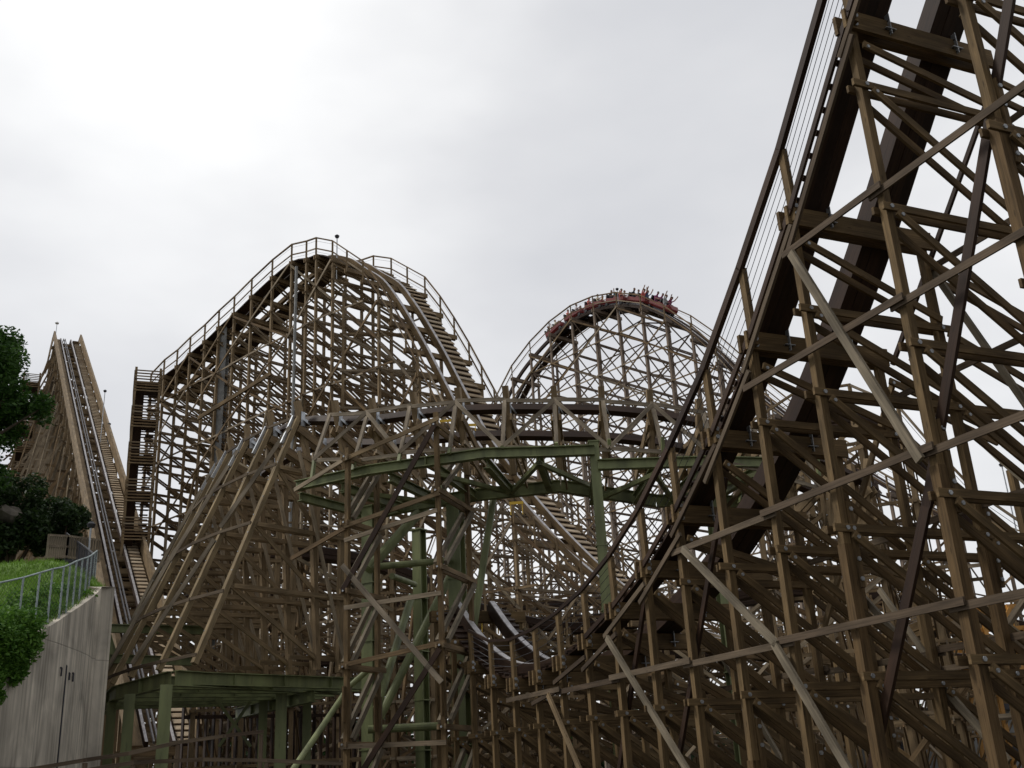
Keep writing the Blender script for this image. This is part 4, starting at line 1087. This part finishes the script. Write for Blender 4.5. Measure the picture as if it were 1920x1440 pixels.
# ================================================================== left foreground: retaining wall, bank, fence
def left_side():
    # wall plan: from beyond the right-hand end, curving towards the viewer's left
    top = [((183, 1104), 31), ((182, 1112), 29.5), ((160, 1130), 28.3), ((130, 1150), 27.2), ((100, 1170), 26.3), ((60, 1192), 25.3), ((20, 1225), 24.6), ((-60, 1290), 23.6), ((-160, 1370), 22.8), ((-330, 1480), 22.6), ((-560, 1570), 23.2), ((-900, 1650), 25.5)]
    P = [atD(*q, D) for q, D in top]
    back = P[0]+V((-5, 9, .6)); P = [back]+P
    P = smooth(P, 5); n = len(P); th = .35
    vs = []; fs = []; uv = []
    nrm = []
    for k in range(n):
        a = P[max(0, k-1)]; b = P[min(n-1, k+1)]; t = V((b.x-a.x, b.y-a.y, 0)).normalized(); nn = V((t.y, -t.x, 0)); 
        if nn.dot(-P[k]) < 0: nn = -nn
        nrm.append(nn)
    mb = MB()
    for k in range(n):
        p = P[k]; q = p-nrm[k]*th*1.0
        mb.v += [(p.x, p.y, -0.3), tuple(p), tuple(q), (q.x, q.y, -.3)]
    acc = 0
    for k in range(n-1):
        o = 4*k; ln = (V((P[k+1].x, P[k+1].y, 0))-V((P[k].x, P[k].y, 0))).length
        for a0, a1 in ((0, 1), (1, 2), (2, 3)):
            mb.f.append((o+a0, o+a1, o+4+a1, o+4+a0)); z0, z1 = mb.v[o+a0][2], mb.v[o+a1][2]
            if a0 == 1: mb.uv += [(acc, z0), (acc, z0+th), (acc+ln, z0+th), (acc+ln, z0)]
            else: mb.uv += [(acc, z0), (acc, z1), (acc+ln, mb.v[o+4+a1][2]), (acc+ln, mb.v[o+4+a0][2])]
            mb.m.append(0)
        acc += ln
    e_ = 4*(n-1); mb.f.append((e_, e_+1, e_+2, e_+3)); mb.uv += [(0, 0)]*4; mb.m.append(0)
    m, t, b = mat('board_marked_concrete'); N_ = t.nodes; l = t.links
    uvn = N_.new('ShaderNodeUVMap'); uvn.uv_map = 'UVMap'
    sp = N_.new('ShaderNodeSeparateXYZ'); l.new(uvn.outputs[0], sp.inputs[0])
    def noise(sx, sy, det=5, dist=0):
        mp_ = N_.new('ShaderNodeMapping'); mp_.inputs['Scale'].default_value = (sx, sy, 1); l.new(uvn.outputs[0], mp_.inputs[0])
        g = N_.new('ShaderNodeTexNoise'); g.inputs['Scale'].default_value = 1; g.inputs['Detail'].default_value = det; g.inputs['Distortion'].default_value = dist; l.new(mp_.outputs[0], g.inputs['Vector']); return g
    g1 = noise(7, .22, 6); g2 = noise(1.4, .9, 8, .6); g3 = noise(24, .6, 3)
    def mr(src, a, b_, c, d): 
        r = N_.new('ShaderNodeMapRange'); r.inputs['From Min'].default_value = a; r.inputs['From Max'].default_value = b_; r.inputs['To Min'].default_value = c; r.inputs['To Max'].default_value = d; l.new(src, r.inputs[0]); return r.outputs[0]
    def mul(a, b_):
        q = N_.new('ShaderNodeMath'); q.operation = 'MULTIPLY'; l.new(a, q.inputs[0]); l.new(b_, q.inputs[1]); return q.outputs[0]
    fac = mul(mul(mr(g1.outputs['Fac'], .38, .62, .68, 1.08), mr(g2.outputs['Fac'], .3, .7, .6, 1.15)), mr(g3.outputs['Fac'], .35, .65, .9, 1.04))
    # board joints every 0.3 m
    fr = N_.new('ShaderNodeMath'); fr.operation = 'PINGPONG'; fr.inputs[1].default_value = .16; l.new(sp.outputs[0], fr.inputs[0])
    j = mr(fr.outputs[0], 0, .012, .72, 1.0); fac = mul(fac, j)
    fr2 = N_.new('ShaderNodeMath'); fr2.operation = 'PINGPONG'; fr2.inputs[1].default_value = 1.35; l.new(sp.outputs[1], fr2.inputs[0])
    fac = mul(fac, mr(fr2.outputs[0], 0, .02, .6, 1.0))
    sc = N_.new('ShaderNodeVectorMath'); sc.operation = 'SCALE'; sc.inputs[0].default_value = (.70, .63, .52); l.new(fac, sc.inputs['Scale']); l.new(sc.outputs[0], b.inputs['Base Color']); b.inputs['Roughness'].default_value = .9
    bp = N_.new('ShaderNodeBump'); bp.inputs['Strength'].default_value = .6; bp.inputs['Distance'].default_value = .03; l.new(fac, bp.inputs['Height']); l.new(bp.outputs[0], b.inputs['Normal'])
    wl = mb.build('retaining_wall', m); tag(wl, 'curved board-marked concrete retaining wall at lower left under the grass', 'wall')
    for x, y0, y1 in ((125, 1248, 1440), (116, 1252, 1268), (131, 1262, 1275), (138, 1262, 1278)):
        mb = MB(); i = min(range(n), key=lambda k: abs(atD(x, 1250, 10).x/atD(x, 1250, 10).y-P[k].x/P[k].y)); d0 = math.hypot(P[i].x, P[i].y)-.07
        a_ = atD(x, y0, d0); c_ = atD(x-6*(y1-y0)/180, y1, d0); mb.tube(a_, V((a_.x, a_.y, c_.z)), .022, 6)
        mb.tube(a_, a_+V((-.12, .0, .0)), .022, 6); mb.build('drain_pipe', DARKM, wl)
    # bank behind the wall
    up = []
    rows = 14; cols = n
    vs = []; fs = []
    for k in range(n):
        p = P[k]-nrm[k]*.1
        for j_ in range(rows):
            s_ = j_/(rows-1); dist = 14*s_**1.2
            q = p-nrm[k]*dist if False else p+V((-.75, .66, 0))*dist
            z = p.z-.05+ (1.55+.2*math.sin(k*.4))*(1-math.exp(-dist/3.2)) + dist*.035+.12*math.sin(q.x*1.3)*math.sin(q.y*1.1)*min(1, dist)
            vs.append((q.x, q.y, z))
    for k in range(n-1):
        for j_ in range(rows-1):
            a = k*rows+j_; fs.append((a, a+1, a+rows+1, a+rows))
    me = bpy.data.meshes.new('grass_bank'); me.from_pydata(vs, [], fs)
    m2, t2, b2 = mat('lawn'); g = t2.nodes.new('ShaderNodeTexNoise'); tcn = t2.nodes.new('ShaderNodeTexCoord'); t2.links.new(tcn.outputs['Object'], g.inputs['Vector']); g.inputs['Scale'].default_value = 2.5; g.inputs['Detail'].default_value = 8
    r = t2.nodes.new('ShaderNodeValToRGB'); r.color_ramp.elements[0].position = .35; r.color_ramp.elements[1].position = .65; r.color_ramp.elements[0].color = (.08, .15, .02, 1); r.color_ramp.elements[1].color = (.15, .27, .035, 1)
    t2.links.new(g.outputs['Fac'], r.inputs[0]); t2.links.new(r.outputs[0], b2.inputs['Base Color']); b2.inputs['Roughness'].default_value = .9
    me.materials.append(m2)
    for pl in me.polygons: pl.use_smooth = True
    ob = bpy.data.objects.new('terrain', me); C.objects.link(ob); ob['kind'] = 'structure'
    return P, nrm, vs, rows, n
WP, WN, BV, BR, BN = left_side()

def leaf_mat(name, c0, c1):
    m, t, b = mat(name); geo = t.nodes.new('ShaderNodeNewGeometry'); r = t.nodes.new('ShaderNodeValToRGB')
    r.color_ramp.elements[0].color = (*c0, 1); r.color_ramp.elements[1].color = (*c1, 1)
    t.links.new(geo.outputs['Random Per Island'], r.inputs[0]); t.links.new(r.outputs[0], b.inputs['Base Color'])
    b.inputs['Roughness'].default_value = .55; b.inputs['Specular IOR Level'].default_value = .3
    tr = t.nodes.new('ShaderNodeBsdfTranslucent'); t.links.new(r.outputs[0], tr.inputs[0]); mx_ = t.nodes.new('ShaderNodeMixShader'); mx_.inputs[0].default_value = .3
    o = t.nodes['Material Output']; t.links.new(b.outputs[0], mx_.inputs[1]); t.links.new(tr.outputs[0], mx_.inputs[2]); t.links.new(mx_.outputs[0], o.inputs[0])
    return m
LEAF = leaf_mat('tree_leaves', (.02, .06, .01), (.08, .17, .03)); LEAFD = leaf_mat('dark_leaves', (.014, .034, .01), (.045, .08, .02)); VINE = leaf_mat('creeper_leaves', (.05, .14, .015), (.15, .30, .04)); GRASSM = leaf_mat('grass_blades', (.10, .20, .02), (.22, .38, .05))
def leaves(centres, n, size, mat_, name, parent=None, rng=random.Random(5), blade=False):
    """centres: (x,y,z,r) clumps; leaf quads scattered near each clump's surface"""
    vs = []; fs = []
    tot = sum(c[3]**2 for c in centres)
    for (cx, cy, cz, r) in centres:
        for _ in range(max(3, int(n*r*r/tot))):
            d = V((rng.gauss(0, 1), rng.gauss(0, 1), rng.gauss(0, .8))); d.normalize(); rr = r*rng.uniform(.45, 1.08)
            p = V((cx, cy, cz))+d*rr
            a = V((rng.gauss(0, 1), rng.gauss(0, 1), rng.gauss(0, .6))).normalized(); b = a.cross(V((rng.gauss(0, 1), rng.gauss(0, 1), rng.gauss(0, 1)))).normalized()
            s = size*rng.uniform(.6, 1.3); i = len(vs)
            vs += [tuple(p-a*s), tuple(p+b*s*.45), tuple(p+a*s), tuple(p-b*s*.45)]; fs.append((i, i+1, i+2, i+3))
    me = bpy.data.meshes.new(name); me.from_pydata(vs, [], fs); me.materials.append(mat_)
    o = bpy.data.objects.new(name, me); C.objects.link(o)
    if parent: o.parent = parent
    return o

def fence():
    root = thing('chain_link_fence', 'pale galvanised mesh fence curving along the top of the concrete wall', 'fence')
    tops = [((-40, 1100), 24.9), ((-2, 1093), 25.2), ((44, 1083), 25.6), ((75, 1074), 26.0), ((99, 1067), 26.4), ((120, 1063), 26.8), ((132, 1058), 27.3), ((144, 1052), 27.9), ((155, 1048), 28.5), ((165, 1045), 29.2), ((172, 1041), 30.0), ((178, 1036), 31.0), ((182, 1033), 31.8)]
    T = [atD(*q, D) for q, D in tops]
    for p in T:
        mb = MB(); mb.tube(p-UP*1.45, p+UP*.02, .024, 8); mb.build('post', FENCE, root)
    mb = MB()
    for a, b in zip(T, T[1:]): mb.tube(a, b, .022, 8)
    mb.build('top_rail', FENCE, root)
    mb = MB(); H_ = 1.3
    for a, b in zip(T, T[1:]):
        L_ = (b-a).length; s = .13; k = -int(H_/s)
        while k*s < L_:
            for sg in (1, -1):
                x0, z0, x1, z1 = k*s, 0, k*s+H_, H_
                if x0 < 0: z0 -= x0; x0 = 0
                if x1 > L_: z1 -= x1-L_; x1 = L_
                if x1 > x0+.01:
                    f = lambda x, z: a.lerp(b, x/L_)-UP*((z) if sg > 0 else (H_-z))
                    mb.tube(f(x0, z0), f(x1, z1), .003, 3)
            k += 1
    mb.build('mesh', DARKM, root)
    # upper run behind
    root2 = thing('chain_link_fence', 'dark mesh fence climbing the bank behind the lawn towards the big hill', 'fence')
    T2 = [atD(*q, D) for q, D in [((125, 1000), 40), ((137, 1010), 38.5), ((150, 1019), 37), ((163, 1028), 35.5), ((177, 1040), 34)]]
    for p in T2:
        mb = MB(); mb.tube(p-UP*1.6, p+UP*.02, .03, 8); mb.build('post', DARKM, root2)
    mb = MB()
    for a, b in zip(T2, T2[1:]): mb.tube(a, b, .03, 6); mb.tube(a-UP*.7, b-UP*.7, .02, 6); mb.tube(a-UP*1.4, b-UP*1.4, .02, 6)
    for a, b in zip(T2, T2[1:]):
        for k in range(12): q = a.lerp(b, k/12); mb.tube(q, q-UP*1.45, .008, 4)
    mb.build('rail', DARKM, root2)
    # short timber fence
    r3 = thing('timber_fence', 'short pale timber picket fence on the bank behind the lawn', 'fence')
    runs = [((92, 1002), 36, (128, 1004), 37.5), ((128, 1004), 37.5, (188, 1012), 38)]
    for (q1, D1, q2, D2) in runs:
        a = atD(*q1, D1); b = atD(*q2, D2); k = 9 if q1[0] < 100 else 12
        for i in range(k+1):
            p = a.lerp(b, i/k); mb = MB(); mb.beam(p-UP*.78, p, .05, .06, V((1, 0, 0))); mb.build('picket', WOODL, r3)
        mb = MB()
        for h in (.02, .38, .72): mb.beam(a-UP*h, b-UP*h, .05, .07, UP, 0, .05)
        mb.build('rail', WOODL, r3)
fence()

def greenery():
    rng = random.Random(11)
    # creeper hanging over the wall at far left and along the top
    cs = []
    for k in range(0, 44):
        p = WP[k]
        if p.y > 33 or k < 11: continue
        far = (k/BN)
        amt = 1 if k < BN*.35 else 2
        for _ in range((3 if k < BN*.3 else 6*amt)):
            s = rng.uniform(.45, 1.3); q = p-WN[k]*s+V((rng.uniform(-.3, .3), rng.uniform(-.3, .3), 0)); cs.append((q.x, q.y, p.z+max(0, s)*.3-.12+rng.uniform(-.1, .12), rng.uniform(.12, .24)))
    o = leaves(cs, 26000, .05, VINE, 'creeper', None, rng); tag(o, None, None, None, 'stuff'); o['label'] = 'bright green creeper and weeds along the wall top'
    cs = []
    for _ in range(60):
        x = rng.uniform(-60, 58); P = atD(x, rng.uniform(1165, 1225+ (0 if x > 30 else 12)), 24.4+rng.uniform(-.3, .3)+x/60); cs.append((P.x, P.y, P.z, rng.uniform(.2, .45)))
    for k in range(12):
        x = -4+k*5; L_ = rng.uniform(20, 110)
        for j in range(int(L_/5)): P = atD(x+rng.uniform(-3, 3), 1225+j*5-x*.5, 24.15+x/60); cs.append((P.x, P.y, P.z, .09))
    o = leaves(cs, 26000, .055, VINE, 'hanging_creeper', None, rng); tag(o, 'green creeper hanging in tails over the left end of the concrete wall', 'plant')
    # lawn blades
    vs = []; fs = []
    for _ in range(45000):
        k = rng.randrange(BN-1); j = rng.randrange(BR-1); a = V(BV[k*BR+j]); b = V(BV[(k+1)*BR+j]); c = V(BV[k*BR+j+1]); s, t = rng.random(), rng.random()
        p = a+(b-a)*s+(c-a)*t; i = len(vs); h = rng.uniform(.06, .16); d = V((rng.uniform(-.5, .5), rng.uniform(-.5, .5), 1))*h; sd = V((rng.uniform(-1, 1), rng.uniform(-1, 1), 0)).normalized()*.012
        vs += [tuple(p-sd), tuple(p+sd), tuple(p+d)]; fs.append((i, i+1, i+2))
    me = bpy.data.meshes.new('grass'); me.from_pydata(vs, [], fs); me.materials.append(GRASSM); o = bpy.data.objects.new('grass', me); C.objects.link(o); o['kind'] = 'stuff'; o['label'] = 'bright green lawn on the bank above the wall'
    def tree(name, label, x, D, clumps, n, size, m, trunk=True, zb=6, group=None):
        base = atD(x, 1040, D); r = thing(name, label, 'tree', group, (base.x, base.y, 0))
        cc = [((q := atD(a, b, D+dd)).x-base.x, q.y-base.y, q.z, rr) for a, b, dd, rr in clumps]
        leaves(cc, n, size, m, 'crown', r, rng)
        mb = MB(); top = max(c[2] for c in cc)
        mb.tube((0, 0, zb-1), (0.2, 0, zb+(top-zb)*.5), .28, 9, 0, .18); mb.tube((0.2, 0, zb+(top-zb)*.5), (.1, .1, top-.4), .18, 8, 0, .05)
        for c in cc[::3]:
            z1 = min(c[2]-.2, zb+(top-zb)*.6); mb.tube((.15, 0, max(zb, z1-1)), c[:3], .09, 6, 0, .02)
        mb.build('trunk', BARK, r)
    cl = []
    def blob(x0, x1, y0, y1, k, r0, r1, cond=lambda x, y: True):
        c = 0
        while c < k:
            x, y = rng.uniform(x0, x1), rng.uniform(y0, y1)
            if cond(x, y): cl.append((x, y, rng.uniform(-1.2, 1.2), rng.uniform(r0, r1))); c += 1
    blob(-90, 34, 632, 700, 26, .35, .7, lambda x, y: x < 12+(y-632)*.33); blob(-90, 34, 690, 760, 20, .35, .65)
    blob(-330, -60, 560, 900, 60, .45, .85)
    blob(-60, 90, 748, 790, 24, .25, .5, lambda x, y: y > 742+abs(x-50)*.1); blob(-90, 25, 780, 900, 26, .3, .6, lambda x, y: x < 40-(y-780)*.15)
    tree('broadleaf_tree', 'dark leafy tree at the left edge with one branch reaching right', -120, 42, cl, 52000, .10, LEAF)
    cl2 = []
    for _ in range(70): cl2.append((rng.uniform(-60, 70), rng.uniform(905, 1035), rng.uniform(-1, 1), rng.uniform(.3, .65)))
    tree('conifer_tree', 'dark needle-leaved shrubby tree behind the lawn at the left edge', 10, 44, cl2, 26000, .10, LEAFD)
    cl3 = []
    for _ in range(34): cl3.append((rng.uniform(60, 150), rng.uniform(940+30*0, 1040), rng.uniform(-1, 1), rng.uniform(.25, .5)))
    tree('conifer_tree', 'small dark bush between the rocks and the picket fence', 105, 45, cl3, 14000, .09, LEAFD)
    # rocks
    for i, (x, y, D, s, lb) in enumerate(((10, 968, 43.4, .5, 'brown-grey boulder among dark bushes at the left edge'),)):
        vs = []; fs = []; P = atD(x, y, D); ns, nr = 14, 9
        for a in range(nr+1):
            for b in range(ns):
                ph = math.pi*a/nr; th = 2*math.pi*b/ns; r = s*(1+.18*math.sin(3*th+i)*math.sin(2*ph)+.12*rng.uniform(-1, 1)*math.sin(ph))
                vs.append((r*math.sin(ph)*math.cos(th)*1.2, r*math.sin(ph)*math.sin(th), r*.8*math.cos(ph)))
        for a in range(nr):
            for b in range(ns): b2 = (b+1) % ns; fs.append((a*ns+b, (a+1)*ns+b, (a+1)*ns+b2, a*ns+b2))
        me = bpy.data.meshes.new('boulder'); me.from_pydata(vs, [], fs); me.materials.append(ROCK); ob = bpy.data.objects.new('boulder', me); C.objects.link(ob); ob.location = P; tag(ob, lb, 'boulder', 'boulders on the bank')
    # wooded belt far behind everything
    cs = []
    for k in range(260):
        a = rad(-34+68*k/259)+rng.uniform(-.01, .01); D = rng.uniform(128, 150); h = 6.5+3.0*math.sin(k*.21)+rng.uniform(-1.5, 2)
        for j in range(4): cs.append((math.sin(a)*D+rng.uniform(-2, 2), math.cos(a)*D, h*(j+.6)/4, rng.uniform(1.8, 3.0)))
    o = leaves(cs, 60000, .55, LEAFD, 'far_wood', None, rng); o['kind'] = 'stuff'; o['label'] = 'dark wooded belt far behind the structure'
greenery()

# wooden path railing along the bottom
def railing():
    root = thing('path_railing', 'rough brown timber railing along the bottom edge at lower left', 'railing')
    pl = [[(60, 1442), (160, 1425), (240, 1413), (334, 1392), (420, 1380), (490, 1372)], [(150, 1446), (250, 1430), (380, 1424), (500, 1426), (640, 1432)]]
    for L_ in pl:
        P = [atD(*q, 21+k*.4) for k, q in enumerate(L_)]
        mb = MB()
        for a, b in zip(P, P[1:]): mb.beam(a, b, .05, .07, UP, 0, .05)
        mb.build('rail', WOODR, root)
        for p in P[1::2]:
            mb = MB(); mb.beam(V((p.x, p.y, 0)), p-UP*.05, .07, .07, V((1, 0, 0))); mb.build('post', WOODR, root)
railing()

# low service building + orange steelwork glimpsed at far right
def service():
    P = atD(1855, 1180, 60)
    root = thing('orange_gantry', 'small orange steel frame glimpsed through the trestle at far right', 'steel frame', None, (P.x, P.y, 0))
    for i in range(5):
        mb = MB(); mb.beam((i*1.4-3, 0, 0), (i*1.4-3, 0, P.z+1.2), .2, .2, V((1, 0, 0))); mb.build('post', ORANGE, root)
    mb = MB(); 
    for z in (P.z-1, P.z, P.z+1.1): mb.beam((-3.2, .15, z), (2.8, .15, z), .18, .22)
    mb.build('beam', ORANGE, root)
    mb = MB()
    for i in range(4): mb.beam((i*1.4-3, -.15, P.z-1), (i*1.4-1.6, -.15, P.z+1), .12, .16)
    mb.build('brace', ORANGE, root)
    Q = atD(1800, 1350, 66); b = thing('service_building', 'low grey concrete service building seen through the trestle at lower right', 'building', None, (Q.x, Q.y, 0))
    mb = MB(); mb.box(V((-7, 0, 2)), V((7, 0, 2)), V((0, 1, 0)), UP, 6, 4); mb.build('wall', GREYW, b)
    mb = MB(); mb.box(V((-7.4, 0, 4.15)), V((7.4, 0, 4.15)), V((0, 1, 0)), UP, 6.8, .3); mb.build('roof', DARKM, b)
    for x in (-5, -2, 1, 4):
        mb = MB(); mb.box(V((x-.6, -3.03, 2.3)), V((x+.6, -3.03, 2.3)), V((0, 1, 0)), UP, .06, 1.1); mb.build('window', DARKM, b)
service()

# yellow marker blocks on the drop of the middle hill
for i, (x, y, D, lb) in enumerate(((836, 789, 47, 'yellow marker board at the left rail of the middle hill drop'), (881, 797, 46.5, 'yellow marker board between the rails above the green girder'), (968, 943, 43.6, 'yellow marker board low on the drop seen beneath the green girder'), (918, 1158, 33, 'yellow marker board beside the valley walkway'))):
    P = atD(x, y, D); mb = MB(); mb.beam((-.3, 0, 0), (.3, 0, 0), .04, .12); mb.tube((-.25, .06, -.5), (-.25, .06, .02), .02, 6); mb.tube((.25, .06, -.5), (.25, .06, .02), .02, 6)
    o = mb.build('marker_board', YELLOW); o.location = P; tag(o, lb, 'marker board', 'yellow marker boards on the track')
